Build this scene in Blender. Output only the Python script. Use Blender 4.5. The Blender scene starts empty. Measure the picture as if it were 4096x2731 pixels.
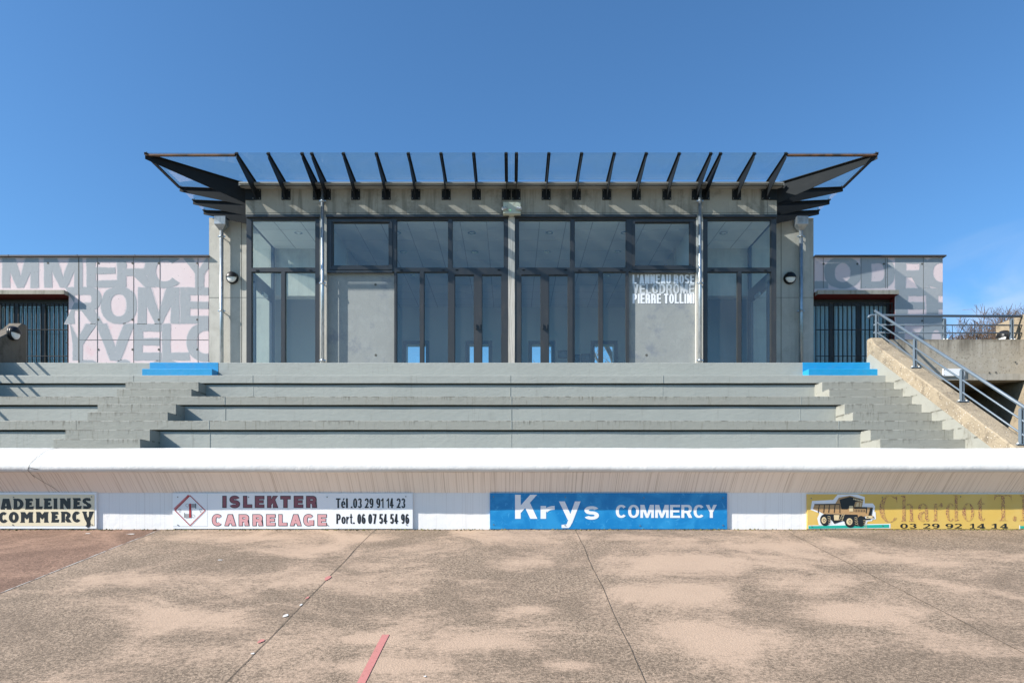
import bpy, bmesh, math, random
from mathutils import Vector, Matrix, noise as mnoise
R = math.radians
random.seed(7)
S = bpy.context.scene
COL = S.collection

# ------------------------------------------------------------------ camera, sky, sun, exposure
# World: X right, Y away from the camera, Z up; the camera's eye is the origin.
cam_d = bpy.data.cameras.new("camera")
cam = bpy.data.objects.new("camera", cam_d)
COL.objects.link(cam)
cam.location = (0, 0, 0)
cam.rotation_euler = (R(90), 0, 0)
cam_d.sensor_width = 36
cam_d.lens = 24
cam_d.shift_x = 0.0007
cam_d.shift_y = 0.1647
cam_d.clip_end = 4000
S.camera = cam

SUN = Vector((2.63, 1.0, -1.93)).normalized()          # direction the light travels
sun_d = bpy.data.lights.new("sun", 'SUN')
sun_d.energy = 5.0
sun_d.angle = R(0.53)
sun_d.color = (1.0, 0.95, 0.87)
sun = bpy.data.objects.new("sun", sun_d)
sun.rotation_euler = SUN.to_track_quat('-Z', 'Y').to_euler()
sun.location = (-20, -10, 25)
COL.objects.link(sun)

W = bpy.data.worlds.new("World")
S.world = W
W.use_nodes = True
wn = W.node_tree
wn.nodes.clear()
sky = wn.nodes.new('ShaderNodeTexSky')
sky.sky_type = 'NISHITA'
sky.sun_disc = False
sky.sun_elevation = math.asin(-SUN.z)
sky.sun_rotation = math.atan2(-SUN.x, -SUN.y)
sky.altitude = 0
sky.air_density = 1.0
sky.dust_density = 0.4
sky.ozone_density = 8.0
bg = wn.nodes.new('ShaderNodeBackground')
bg.inputs['Strength'].default_value = 0.105
wo = wn.nodes.new('ShaderNodeOutputWorld')
# a faint wisp of cirrus low on the right
tc = wn.nodes.new('ShaderNodeTexCoord'); mpn = wn.nodes.new('ShaderNodeMapping'); mpn.inputs['Scale'].default_value = (3, 3, 9); mpn.inputs['Rotation'].default_value = (0, R(28), 0)
wn.links.new(tc.outputs['Generated'], mpn.inputs[0])
nz = wn.nodes.new('ShaderNodeTexNoise'); nz.inputs['Scale'].default_value = 1.6; nz.inputs['Detail'].default_value = 6; nz.inputs['Distortion'].default_value = .6
wn.links.new(mpn.outputs[0], nz.inputs['Vector'])
tot = None
for dv, w0, a in (((.71, 1, .325), .10, .42), ((.66, 1, .30), .07, .25)):
    dn = wn.nodes.new('ShaderNodeVectorMath'); dn.operation = 'DISTANCE'; dn.inputs[1].default_value = Vector(dv).normalized()
    wn.links.new(tc.outputs['Generated'], dn.inputs[0])
    mr = wn.nodes.new('ShaderNodeMapRange'); mr.interpolation_type = 'SMOOTHSTEP'; mr.inputs['From Min'].default_value = 0; mr.inputs['From Max'].default_value = w0; mr.inputs['To Min'].default_value = a; mr.inputs['To Max'].default_value = 0
    wn.links.new(dn.outputs['Value'], mr.inputs['Value'])
    if tot is None: tot = mr.outputs[0]
    else:
        ad = wn.nodes.new('ShaderNodeMath'); ad.operation = 'ADD'; wn.links.new(tot, ad.inputs[0]); wn.links.new(mr.outputs[0], ad.inputs[1]); tot = ad.outputs[0]
nr = wn.nodes.new('ShaderNodeMapRange'); nr.interpolation_type = 'SMOOTHSTEP'; nr.inputs['From Min'].default_value = .42; nr.inputs['From Max'].default_value = .72
wn.links.new(nz.outputs['Fac'], nr.inputs['Value'])
cm = wn.nodes.new('ShaderNodeMath'); cm.operation = 'MULTIPLY'; wn.links.new(tot, cm.inputs[0]); wn.links.new(nr.outputs[0], cm.inputs[1])
cmx = wn.nodes.new('ShaderNodeMix'); cmx.data_type = 'RGBA'; cmx.inputs['B'].default_value = (4.6, 4.9, 5.4, 1)
wn.links.new(cm.outputs[0], cmx.inputs['Factor']); tint = wn.nodes.new('ShaderNodeMix'); tint.data_type = 'RGBA'; tint.blend_type = 'MULTIPLY'; tint.inputs['Factor'].default_value = 1; tint.inputs['B'].default_value = (.83, 1.03, 1.03, 1)
wn.links.new(sky.outputs[0], tint.inputs['A']); wn.links.new(tint.outputs['Result'], cmx.inputs['A'])
wn.links.new(cmx.outputs['Result'], bg.inputs[0])
wn.links.new(bg.outputs[0], wo.inputs[0])

S.view_settings.view_transform = 'Standard'
S.view_settings.look = 'None'
S.view_settings.exposure = 0.82
S.view_settings.gamma = 1.0
S.render.engine = 'CYCLES'
S.cycles.max_bounces = 9
S.cycles.diffuse_bounces = 5
S.cycles.transparent_max_bounces = 24
S.cycles.use_denoising = True
S.cycles.sample_clamp_indirect = 6.0

# ------------------------------------------------------------------ measuring helpers
F = 2731.0
def PX(x, d): return (x - 2045.0) * d / F
def PZ(y, d): return (2040.0 - y) * d / F
DW = 9.3           # face of the white boundary wall
DB = 15.1          # front of the glazed bay
DM = 16.75         # painted wing walls
FLOOR = 2.873
G, RISE = 0.28, 0.1778
def SD(i): return (47.5 - i) * G
def SZ(i): return FLOOR - RISE * i
BASE = -0.259
def track_z(y):
    if y >= 0.5: return BASE - 0.176 * (DW - y)
    t = min(1, max(0, (0.5 - y) / 4.0))
    return BASE - 0.176 * (DW - 0.5) - 0.176 * 4.0 * (t - t * t / 2)

# ------------------------------------------------------------------ mesh builder
OFF = {}
class MB:
    def __init__(self):
        self.v, self.f, self.m, self.s = [], [], [], []
        self.mi = 0
    def add(self, vs, fs, smooth=False):
        o = len(self.v)
        self.v += [tuple(p) for p in vs]
        for f in fs:
            self.f.append(tuple(o + i for i in f)); self.m.append(self.mi); self.s.append(smooth)
        return self
    def box(self, x0, x1, y0, y1, z0, z1):
        v = [(x0,y0,z0),(x1,y0,z0),(x1,y1,z0),(x0,y1,z0),(x0,y0,z1),(x1,y0,z1),(x1,y1,z1),(x0,y1,z1)]
        return self.add(v, [(0,3,2,1),(4,5,6,7),(0,1,5,4),(1,2,6,5),(2,3,7,6),(3,0,4,7)])
    def prism_x(self, pts, x0, x1):          # pts (y,z), anticlockwise seen from -X ... closed both ends
        n = len(pts)
        v = [(x0, y, z) for y, z in pts] + [(x1, y, z) for y, z in pts]
        f = [tuple(range(n)), tuple(range(2*n-1, n-1, -1))] + [(i, n+i, n+(i+1) % n, (i+1) % n) for i in range(n)]
        return self.add(v, f)
    def prism_y(self, pts, y0, y1):          # pts (x,z)
        n = len(pts)
        v = [(x, y0, z) for x, z in pts] + [(x, y1, z) for x, z in pts]
        f = [tuple(range(n)), tuple(range(2*n-1, n-1, -1))] + [(i, n+i, n+(i+1) % n, (i+1) % n) for i in range(n)]
        return self.add(v, f)
    def hexa(self, a, b):                    # two matching quads
        return self.add(list(a) + list(b), [(0,1,2,3),(7,6,5,4),(0,4,5,1),(1,5,6,2),(2,6,7,3),(3,7,4,0)])
    def poly(self, pts): return self.add(pts, [tuple(range(len(pts)))])
    def tube(self, pts, rad, n=10, caps=True, smooth=True):
        pts = [Vector(p) for p in pts]
        rs = rad if isinstance(rad, (list, tuple)) else [rad] * len(pts)
        o = len(self.v); up = Vector((0.13, 0.21, 0.97))
        for i, p in enumerate(pts):
            d = (pts[min(i+1, len(pts)-1)] - pts[max(i-1, 0)]).normalized()
            if abs(d.dot(up)) > 0.97: up = Vector((0.97, 0.1, 0.2))
            a = d.cross(up).normalized(); b = d.cross(a)
            for k in range(n):
                t = 2 * math.pi * k / n
                self.v.append(tuple(p + (a * math.cos(t) + b * math.sin(t)) * rs[i]))
        for i in range(len(pts) - 1):
            for k in range(n):
                self.f.append((o+i*n+k, o+i*n+(k+1) % n, o+(i+1)*n+(k+1) % n, o+(i+1)*n+k)); self.m.append(self.mi); self.s.append(smooth)
        if caps:
            self.f.append(tuple(o+k for k in range(n-1, -1, -1))); self.m.append(self.mi); self.s.append(False)
            e = o + (len(pts)-1)*n
            self.f.append(tuple(e+k for k in range(n))); self.m.append(self.mi); self.s.append(False)
        return self
    def disc(self, c, r, ny=-1, n=16, axis='y'):
        v = []
        for k in range(n):
            t = 2*math.pi*k/n
            if axis == 'y': v.append((c[0]+r*math.cos(t), c[1], c[2]+r*math.sin(t)))
            elif axis == 'z': v.append((c[0]+r*math.cos(t), c[1]+r*math.sin(t), c[2]))
            else: v.append((c[0], c[1]+r*math.cos(t), c[2]+r*math.sin(t)))
        return self.poly(v)
    def bar(self, x0, x1, y0, y1, z0, z1, step=0.22, amp=0.003, seed=0, round_=0.008, faces='all'):
        """long cast bar along X with a slightly rounded, hand-made front-top edge"""
        n = max(2, int((x1-x0)/step))
        prof = [(y1, z0), (y0, z0), (y0, z1-round_), (y0+round_*0.35, z1-round_*0.3), (y0+round_, z1), (y1, z1)]
        o = len(self.v); m = len(prof)
        for i in range(n+1):
            x = x0 + (x1-x0)*i/n
            for j, (y, z) in enumerate(prof):
                dy = mnoise.noise(Vector((x*1.7, seed*3.1+j*.2, 0.3)))*amp if 1 <= j <= 4 else 0
                dz = mnoise.noise(Vector((x*1.3, seed*5.7+j*.15, 7.3)))*amp if j >= 1 else 0
                self.v.append((x, y+dy, z+dz))
        for i in range(n):
            for j in range(m-1):
                a = o+i*m+j
                self.f.append((a, a+m, a+m+1, a+1)); self.m.append(self.mi); self.s.append(False)
        self.f.append(tuple(o+j for j in range(m))); self.m.append(self.mi); self.s.append(False)
        self.f.append(tuple(o+n*m+j for j in range(m-1, -1, -1))); self.m.append(self.mi); self.s.append(False)
        return self
    def build(self, name, mats, parent=None, kind=None, label=None, fix=True):
        off = OFF.get(parent.name, Vector()) if parent else Vector()
        me = bpy.data.meshes.new(name)
        me.from_pydata([(p[0]-off.x, p[1]-off.y, p[2]-off.z) for p in self.v], [], self.f)
        for mm in (mats if isinstance(mats, (list, tuple)) else [mats]): me.materials.append(mm)
        me.polygons.foreach_set('material_index', self.m)
        me.polygons.foreach_set('use_smooth', self.s)
        if fix:
            bm = bmesh.new(); bm.from_mesh(me)
            bmesh.ops.recalc_face_normals(bm, faces=bm.faces)
            bm.to_mesh(me); bm.free()
        me.update()
        o = bpy.data.objects.new(name, me); COL.objects.link(o)
        if parent: o.parent = parent
        OFF[o.name] = off
        if kind: o['kind'] = kind
        if label: o['label'] = label
        return o

def tag(o, label, cat, group=None):
    o['label'] = label; o['category'] = cat
    if group: o['group'] = group
    return o
def thing(name, loc, label, cat, group=None, rz=0):
    o = bpy.data.objects.new(name, None); COL.objects.link(o)
    o.location = loc; o.rotation_euler = (0, 0, rz); o.empty_display_size = 0.2
    OFF[o.name] = Vector(loc)
    return tag(o, label, cat, group)
def copy_tree(o, loc, rz=None, label=None):
    def rec(src, par):
        c = src.copy(); COL.objects.link(c)
        if par: c.parent = par
        OFF[c.name] = Vector()
        for ch in src.children: rec(ch, c)
        return c
    c = rec(o, None)
    c.location = loc
    if rz is not None: c.rotation_euler = (0, 0, rz)
    if label: c['label'] = label
    OFF[c.name] = Vector(loc)
    return c

# ------------------------------------------------------------------ materials
def nodes_of(name):
    m = bpy.data.materials.new(name); m.use_nodes = True
    nt = m.node_tree
    return m, nt, nt.nodes['Principled BSDF']
def N(nt, t, **kw):
    n = nt.nodes.new(t)
    for k, v in kw.items(): setattr(n, k, v)
    return n
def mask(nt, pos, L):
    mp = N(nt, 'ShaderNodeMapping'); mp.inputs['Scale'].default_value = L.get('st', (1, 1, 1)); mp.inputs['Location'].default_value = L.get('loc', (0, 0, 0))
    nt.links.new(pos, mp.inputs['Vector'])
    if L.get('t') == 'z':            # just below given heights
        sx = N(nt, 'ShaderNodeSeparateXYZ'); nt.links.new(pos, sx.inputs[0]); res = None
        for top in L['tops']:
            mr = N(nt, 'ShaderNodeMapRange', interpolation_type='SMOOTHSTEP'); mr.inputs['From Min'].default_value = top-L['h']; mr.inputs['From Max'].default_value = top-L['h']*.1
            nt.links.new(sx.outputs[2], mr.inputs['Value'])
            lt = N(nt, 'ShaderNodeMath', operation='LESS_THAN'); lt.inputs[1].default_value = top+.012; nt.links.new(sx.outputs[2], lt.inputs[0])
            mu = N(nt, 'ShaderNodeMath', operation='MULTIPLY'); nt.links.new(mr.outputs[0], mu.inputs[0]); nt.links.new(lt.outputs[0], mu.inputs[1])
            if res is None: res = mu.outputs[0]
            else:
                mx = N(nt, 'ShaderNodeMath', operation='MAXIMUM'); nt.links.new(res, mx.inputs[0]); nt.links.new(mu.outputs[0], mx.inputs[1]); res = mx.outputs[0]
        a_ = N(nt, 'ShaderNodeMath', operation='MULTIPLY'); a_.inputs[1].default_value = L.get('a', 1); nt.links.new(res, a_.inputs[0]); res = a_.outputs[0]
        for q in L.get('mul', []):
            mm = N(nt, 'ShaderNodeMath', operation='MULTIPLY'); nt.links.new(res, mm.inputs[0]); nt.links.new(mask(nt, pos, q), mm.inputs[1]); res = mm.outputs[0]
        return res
    if L.get('t', 'n') == 'v':
        tx = N(nt, 'ShaderNodeTexVoronoi'); tx.inputs['Scale'].default_value = L['s']; out = tx.outputs['Distance']
        tx.inputs['Randomness'].default_value = 1
    elif L.get('t') == 'vc':
        tx = N(nt, 'ShaderNodeTexVoronoi'); tx.inputs['Scale'].default_value = L['s']
        sp = N(nt, 'ShaderNodeSeparateColor'); nt.links.new(tx.outputs['Color'], sp.inputs[0]); out = sp.outputs[0]
    else:
        tx = N(nt, 'ShaderNodeTexNoise'); tx.inputs['Scale'].default_value = L['s']; tx.inputs['Detail'].default_value = L.get('d', 4)
        tx.inputs['Roughness'].default_value = L.get('r', .55); tx.inputs['Distortion'].default_value = L.get('dist', 0); out = tx.outputs['Fac']
    nt.links.new(mp.outputs[0], tx.inputs['Vector'])
    mr = N(nt, 'ShaderNodeMapRange'); mr.inputs['From Min'].default_value = L['lo']; mr.inputs['From Max'].default_value = L['hi']
    mr.inputs['To Min'].default_value = 0; mr.inputs['To Max'].default_value = L.get('a', 1)
    mr.interpolation_type = 'SMOOTHSTEP' if L.get('smooth', 1) else 'LINEAR'
    nt.links.new(out, mr.inputs['Value'])
    res = mr.outputs['Result']
    for q in L.get('mul', []):
        mm = N(nt, 'ShaderNodeMath', operation='MULTIPLY'); nt.links.new(res, mm.inputs[0]); nt.links.new(mask(nt, pos, q), mm.inputs[1]); res = mm.outputs[0]
    return res
def mat(name, base, layers=(), rough=.75, metal=0.0, spec=.35, bump=None, coat=0):
    """base colour with procedural layers, each a noise mask that mixes another colour in"""
    m, nt, b = nodes_of(name)
    b.inputs['Roughness'].default_value = rough; b.inputs['Metallic'].default_value = metal
    b.inputs['Specular IOR Level'].default_value = spec
    b.inputs['Coat Weight'].default_value = coat
    geo = N(nt, 'ShaderNodeNewGeometry'); pos = geo.outputs['Position']
    rgb = N(nt, 'ShaderNodeRGB'); rgb.outputs[0].default_value = (*base, 1); c = rgb.outputs[0]
    for L in layers:
        mx = N(nt, 'ShaderNodeMix', data_type='RGBA'); mx.inputs['B'].default_value = (*L['c'], 1)
        nt.links.new(mask(nt, pos, L), mx.inputs['Factor']); nt.links.new(c, mx.inputs['A'])
        c = mx.outputs['Result']
    nt.links.new(c, b.inputs['Base Color'])
    if bump:
        bumps = bump if isinstance(bump, list) else [bump]
        prev = None
        for q in bumps:
            bp = N(nt, 'ShaderNodeBump'); bp.inputs['Strength'].default_value = q.get('k', .3); bp.inputs['Distance'].default_value = q.get('dd', .01)
            nt.links.new(mask(nt, pos, dict(q, lo=q.get('lo', 0), hi=q.get('hi', 1), smooth=0)), bp.inputs['Height'])
            if prev: nt.links.new(prev, bp.inputs['Normal'])
            prev = bp.outputs[0]
        nt.links.new(prev, b.inputs['Normal'])
    return m

def glass_mat(name, tint, boost=1.6, film=0.0, filmcol=(.8, .85, .86)):
    m = bpy.data.materials.new(name); m.use_nodes = True; nt = m.node_tree; nt.nodes.clear()
    out = N(nt, 'ShaderNodeOutputMaterial')
    tr = N(nt, 'ShaderNodeBsdfTransparent'); tr.inputs[0].default_value = (*tint, 1)
    gl = N(nt, 'ShaderNodeBsdfGlossy'); gl.inputs['Roughness'].default_value = 0.0
    g0 = N(nt, 'ShaderNodeNewGeometry')          # Schlick reflectance, the same from both sides of the sheet
    dt = N(nt, 'ShaderNodeVectorMath', operation='DOT_PRODUCT'); nt.links.new(g0.outputs['Incoming'], dt.inputs[0]); nt.links.new(g0.outputs['Normal'], dt.inputs[1])
    ab = N(nt, 'ShaderNodeMath', operation='ABSOLUTE'); nt.links.new(dt.outputs['Value'], ab.inputs[0])
    om = N(nt, 'ShaderNodeMath', operation='SUBTRACT', use_clamp=True); om.inputs[0].default_value = 1; nt.links.new(ab.outputs[0], om.inputs[1])
    p5 = N(nt, 'ShaderNodeMath', operation='POWER'); p5.inputs[1].default_value = 5; nt.links.new(om.outputs[0], p5.inputs[0])
    mu = N(nt, 'ShaderNodeMath', operation='MULTIPLY_ADD', use_clamp=True); mu.inputs[1].default_value = .96; mu.inputs[2].default_value = .04*boost
    nt.links.new(p5.outputs[0], mu.inputs[0])
    body = tr.outputs[0]
    if film:
        df = N(nt, 'ShaderNodeBsdfTranslucent'); df.inputs[0].default_value = (*filmcol, 1)
        d2 = N(nt, 'ShaderNodeBsdfDiffuse'); d2.inputs[0].default_value = (*filmcol, 1)
        a = N(nt, 'ShaderNodeMixShader'); a.inputs[0].default_value = .5
        nt.links.new(df.outputs[0], a.inputs[1]); nt.links.new(d2.outputs[0], a.inputs[2])
        geo = N(nt, 'ShaderNodeNewGeometry')
        k = mask(nt, geo.outputs['Position'], dict(s=1.6, lo=-.3, hi=.9, a=film*1.6, d=5))
        mx = N(nt, 'ShaderNodeMixShader'); nt.links.new(k, mx.inputs[0])
        nt.links.new(tr.outputs[0], mx.inputs[1]); nt.links.new(a.outputs[0], mx.inputs[2]); body = mx.outputs[0]
    ms = N(nt, 'ShaderNodeMixShader')
    nt.links.new(mu.outputs[0], ms.inputs[0]); nt.links.new(body, ms.inputs[1]); nt.links.new(gl.outputs[0], ms.inputs[2])
    nt.links.new(ms.outputs[0], out.inputs[0])
    return m
def emit_mat(name, col, k, base=(.8, .8, .8)):
    m, nt, b = nodes_of(name)
    b.inputs['Base Color'].default_value = (*base, 1)
    b.inputs['Emission Color'].default_value = (*col, 1); b.inputs['Emission Strength'].default_value = k
    return m

PIT = dict(t='v', s=26, lo=.13, hi=.05, c=(.05, .05, .045), mul=[dict(t='vc', s=26, lo=.72, hi=.74)])
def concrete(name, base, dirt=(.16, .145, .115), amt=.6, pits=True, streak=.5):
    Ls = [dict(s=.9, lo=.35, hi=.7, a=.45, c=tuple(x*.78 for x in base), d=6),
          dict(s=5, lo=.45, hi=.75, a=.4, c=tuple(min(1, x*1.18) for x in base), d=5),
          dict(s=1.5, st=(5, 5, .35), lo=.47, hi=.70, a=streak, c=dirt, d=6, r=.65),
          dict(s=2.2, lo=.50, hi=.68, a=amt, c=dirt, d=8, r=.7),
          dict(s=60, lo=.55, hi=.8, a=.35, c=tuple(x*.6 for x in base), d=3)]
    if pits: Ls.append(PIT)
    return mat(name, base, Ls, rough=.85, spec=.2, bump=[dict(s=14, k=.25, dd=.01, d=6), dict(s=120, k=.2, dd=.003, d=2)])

M = {}
M['concrete'] = concrete('weathered_concrete', (.40, .375, .325), amt=.45)
M['concrete_pale'] = concrete('pale_concrete', (.50, .48, .43), amt=.2, streak=.2)
M['concrete_beam'] = concrete('stained_beam_concrete', (.38, .345, .285), amt=.6, streak=.75)
M['concrete_grey'] = concrete('smooth_grey_concrete', (.295, .31, .30), dirt=(.20, .22, .245), amt=.85, streak=.15)
M['concrete_tan'] = mat('exposed_aggregate_concrete', (.335, .275, .195), [
    dict(s=1.6, lo=.40, hi=.62, a=.6, c=(.22, .185, .135), d=7), dict(s=6, lo=.48, hi=.64, a=.6, c=(.12, .10, .075), d=7, r=.75),
    dict(s=70, lo=.5, hi=.75, a=.5, c=(.25, .2, .15), d=2), dict(t='v', s=22, lo=.2, hi=.12, a=.9, c=(.62, .58, .52), mul=[dict(t='vc', s=22, lo=.6, hi=.62)]),
    dict(t='v', s=30, lo=.16, hi=.08, a=.8, c=(.08, .07, .06), mul=[dict(t='vc', s=30, lo=.7, hi=.72)])],
    rough=.9, spec=.15, bump=[dict(t='v', s=34, k=.5, dd=.012), dict(s=90, k=.4, dd=.006, d=3)])
M['concrete_parapet'] = mat('rain_stained_parapet_concrete', (.37, .335, .275), [
    dict(s=1.3, lo=.4, hi=.65, a=.5, c=(.28, .25, .205), d=7), dict(s=7, lo=.5, hi=.66, a=.5, c=(.43, .40, .35), d=5),
    dict(t='z', tops=[3.356], h=.42, a=.75, c=(.10, .085, .065), mul=[dict(s=1, st=(7, 2, .5), lo=.42, hi=.66, d=7, r=.7)]),
    dict(t='z', tops=[3.356], h=.07, a=.6, c=(.10, .085, .065), mul=[dict(s=4, lo=.35, hi=.6, d=6)]),
    dict(s=30, lo=.56, hi=.68, a=.6, c=(.16, .14, .11), d=4), PIT], rough=.88, spec=.2, bump=[dict(s=14, k=.3, dd=.01, d=6)])
M['concrete_dark'] = concrete('dark_brown_concrete', (.17, .145, .115), dirt=(.06, .052, .04), amt=.8)  # deeper brown base and darker random mottling than the other concretes
def graypaint(name, base, dirt, tops=()):
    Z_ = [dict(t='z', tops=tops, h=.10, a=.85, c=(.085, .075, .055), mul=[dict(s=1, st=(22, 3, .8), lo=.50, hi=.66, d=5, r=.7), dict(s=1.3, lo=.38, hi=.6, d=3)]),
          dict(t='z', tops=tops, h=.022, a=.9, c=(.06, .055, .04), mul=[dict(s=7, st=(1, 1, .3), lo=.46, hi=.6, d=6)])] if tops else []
    return mat(name, base, Z_+[
        dict(s=.7, lo=.35, hi=.7, a=.35, c=tuple(x*.86 for x in base), d=5), dict(s=8, lo=.45, hi=.7, a=.25, c=tuple(x*1.12 for x in base), d=4),
        dict(s=3.0, st=(6, 1, .5), lo=.56, hi=.72, a=dirt, c=(.13, .115, .085), d=7, r=.7),
        dict(s=26, st=(1, 1, 1), lo=.66, hi=.8, a=.5*dirt, c=(.10, .09, .07), d=4)],
        rough=.62, spec=.35, bump=[dict(s=9, st=(1, 1, 2.2), k=.35, dd=.012, d=5, dist=.4), dict(s=45, k=.16, dd=.004, d=3)])
M['paint_grey'] = graypaint('grey_painted_concrete', (.335, .345, .315), .25)
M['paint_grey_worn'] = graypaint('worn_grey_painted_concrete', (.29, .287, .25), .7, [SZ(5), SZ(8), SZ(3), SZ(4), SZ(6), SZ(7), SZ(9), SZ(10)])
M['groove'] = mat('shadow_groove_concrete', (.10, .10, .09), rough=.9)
M['blue'] = mat('blue_step_paint', (.012, .26, .50), [dict(s=6, lo=.4, hi=.7, a=.4, c=(.03, .29, .58), d=5), dict(s=40, lo=.62, hi=.75, a=.5, c=(.16, .22, .27), d=4), dict(s=2.6, st=(1.5, 1, 1), lo=.54, hi=.68, a=.35, c=(.08, .25, .42), d=7, r=.7)],
                rough=.5, bump=dict(s=14, k=.3, dd=.008, d=5))
M['white_wall'] = mat('white_wall_paint', (.67, .66, .635), [dict(s=1.2, lo=.45, hi=.75, a=.25, c=(.62, .60, .565), d=6), dict(s=3.5, st=(1, 1, 2), lo=.56, hi=.7, a=.35, c=(.55, .53, .48), d=7, r=.7),
    dict(s=34, lo=.66, hi=.78, a=.35, c=(.5, .47, .42), d=3)], rough=.7, spec=.3,
    bump=[dict(s=11, k=.5, dd=.012, d=6), dict(s=55, k=.35, dd=.005, d=3)])
M['soffit'] = mat('drip_streaked_white_paint', (.86, .79, .725), [
    dict(s=1, st=(58, .35, .35), lo=.53, hi=.64, a=.30, c=(.34, .26, .19), d=2, r=.5),
    dict(s=1, st=(75, .5, .5), loc=(7, 3, 1), lo=.57, hi=.68, a=.32, c=(.24, .18, .13), d=2, mul=[dict(s=1.2, lo=.35, hi=.6)])], rough=.75, bump=dict(s=12, k=.2, dd=.006))
M['wall_face'] = mat('streaked_white_wall_paint', (.80, .79, .77), [
    dict(s=1, st=(70, .5, .6), lo=.56, hi=.68, a=.3, c=(.5, .46, .42), d=3),
    dict(s=30, lo=.68, hi=.8, a=.4, c=(.4, .36, .3), d=3)], rough=.75, bump=[dict(s=12, k=.4, dd=.01), dict(s=60, k=.3, dd=.004)])
M['mural_pink'] = mat('pale_pink_wall_paint', (.68, .555, .56), [
    dict(s=.8, lo=.4, hi=.7, a=.6, c=(.72, .62, .62), d=5), dict(s=1.1, loc=(3, 0, 1), lo=.62, hi=.75, a=.55, c=(.72, .36, .38), d=3),
    dict(s=12, st=(1, 1, .5), lo=.6, hi=.75, a=.4, c=(.50, .46, .46), d=6),
    dict(t='v', s=13, lo=.12, hi=.05, c=(.07, .07, .07), mul=[dict(t='vc', s=13, lo=.72, hi=.74)])], rough=.75, bump=[dict(s=14, k=.3, dd=.008), dict(s=70, k=.2, dd=.003)])
M['mural_grey'] = mat('brushed_grey_mural_paint', (.33, .35, .37), [
    dict(s=3, lo=.42, hi=.7, a=.5, c=(.33, .345, .36), d=7, r=.7), dict(s=14, st=(1, 1, .6), lo=.60, hi=.72, a=.55, c=(.50, .45, .46), d=6, r=.7),
    dict(t='v', s=13, lo=.12, hi=.05, c=(.07, .07, .07), mul=[dict(t='vc', s=13, lo=.72, hi=.74)])], rough=.75, bump=[dict(s=14, k=.3, dd=.008)])
M['mural_edge'] = mat('pale_grey_mural_edge_paint', (.50, .48, .495), [dict(s=16, lo=.45, hi=.6, a=.8, c=(.66, .56, .57), d=6, r=.7)], rough=.75)
M['red_soffit'] = mat('dark_red_soffit_paint', (.14, .02, .02), [dict(s=6, lo=.5, hi=.7, a=.5, c=(.12, .025, .022))], rough=.7)
M['frame'] = mat('charcoal_frame_metal', (.034, .036, .038), [dict(s=2.5, st=(3, 3, 1), lo=.45, hi=.7, a=.5, c=(.058, .053, .049), d=6)], rough=.38, spec=.5)
M['steel'] = mat('blackened_canopy_steel', (.014, .016, .018), [dict(s=3, lo=.5, hi=.75, a=.5, c=(.035, .034, .032), d=7, r=.7)], rough=.6, spec=.22,
                 bump=dict(s=40, k=.08, dd=.002))
M['rust'] = mat('rusty_edge_bar_steel', (.14, .075, .045), [dict(s=9, st=(.6, 1, 1), lo=.42, hi=.62, a=.9, c=(.035, .03, .028), d=6)], rough=.75)
M['bolt'] = mat('dull_bolt_steel', (.22, .21, .19), rough=.45, metal=.6)
M['galv'] = mat('galvanised_pipe_metal', (.46, .50, .53), [dict(s=16, st=(1, 1, .4), lo=.42, hi=.62, a=.7, c=(.30, .34, .37), d=6), dict(s=50, lo=.6, hi=.75, a=.5, c=(.62, .65, .67))], rough=.38, metal=.75)
M['zinc'] = mat('dull_gutter_zinc', (.40, .385, .35), [dict(s=4, st=(.6, 1, 3), lo=.45, hi=.7, a=.6, c=(.27, .25, .22), d=6)], rough=.5, metal=.35)
M['coping'] = mat('dark_grey_coping_metal', (.085, .08, .085), rough=.45, metal=.3)
M['rail'] = mat('blue_grey_railing_paint', (.115, .15, .185), [dict(s=25, lo=.64, hi=.72, a=.8, c=(.22, .10, .05), d=5, mul=[dict(s=1.5, lo=.5, hi=.6)]), dict(s=5, lo=.45, hi=.7, a=.3, c=(.15, .185, .22))], rough=.4, spec=.5)
M['rail_bolt'] = mat('white_bolt_cap', (.75, .75, .72), rough=.5)
M['bars'] = mat('dark_rusty_bars', (.032, .03, .03), [dict(s=20, st=(1, 1, .3), lo=.52, hi=.7, a=.8, c=(.13, .10, .075), d=5)], rough=.6)
M['curtain'] = mat('pale_blue_grey_blind', (.42, .52, .55), [dict(s=1, st=(9, 1, .1), lo=.4, hi=.6, a=.6, c=(.28, .36, .39))], rough=.5)
M['black'] = mat('black_plastic', (.012, .012, .013), rough=.4)
M['dark'] = mat('dark_interior_wall', (.06, .075, .09), rough=.8)
M['lens'] = mat('frosted_white_lens', (.86, .84, .80), rough=.3, spec=.5)
M['beige'] = mat('aged_beige_plastic', (.52, .53, .42), [dict(s=14, lo=.52, hi=.7, a=.6, c=(.27, .24, .17), d=6)], rough=.5)
M['led'] = emit_mat('green_indicator_light', (.1, 1, .2), .8)
M['ceiling'] = mat('white_ceiling_tile', (.72, .72, .70), rough=.85)
M['seam'] = mat('ceiling_seam', (.40, .40, .40), rough=.85)
M['inner_wall'] = mat('grey_interior_wall', (.60, .63, .63), rough=.85)
M['inner_floor'] = mat('grey_interior_floor', (.36, .36, .34), rough=.5)
M['chrome'] = mat('chrome_ring', (.7, .72, .74), rough=.2, metal=1)
M['pane'] = glass_mat('window_glass', (.86, .97, .955), 3.0, film=.06, filmcol=(.62, .65, .63))
M['pane_side'] = glass_mat('clear_side_glass', (.92, .985, .97), 1.8)
M['canopy_glass'] = glass_mat('weathered_canopy_glass', (.80, .86, .90), 1.1, film=.24, filmcol=(.15, .27, .35))
M['white'] = mat('white_sign_paint', (.80, .81, .82), rough=.4, spec=.5)
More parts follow.
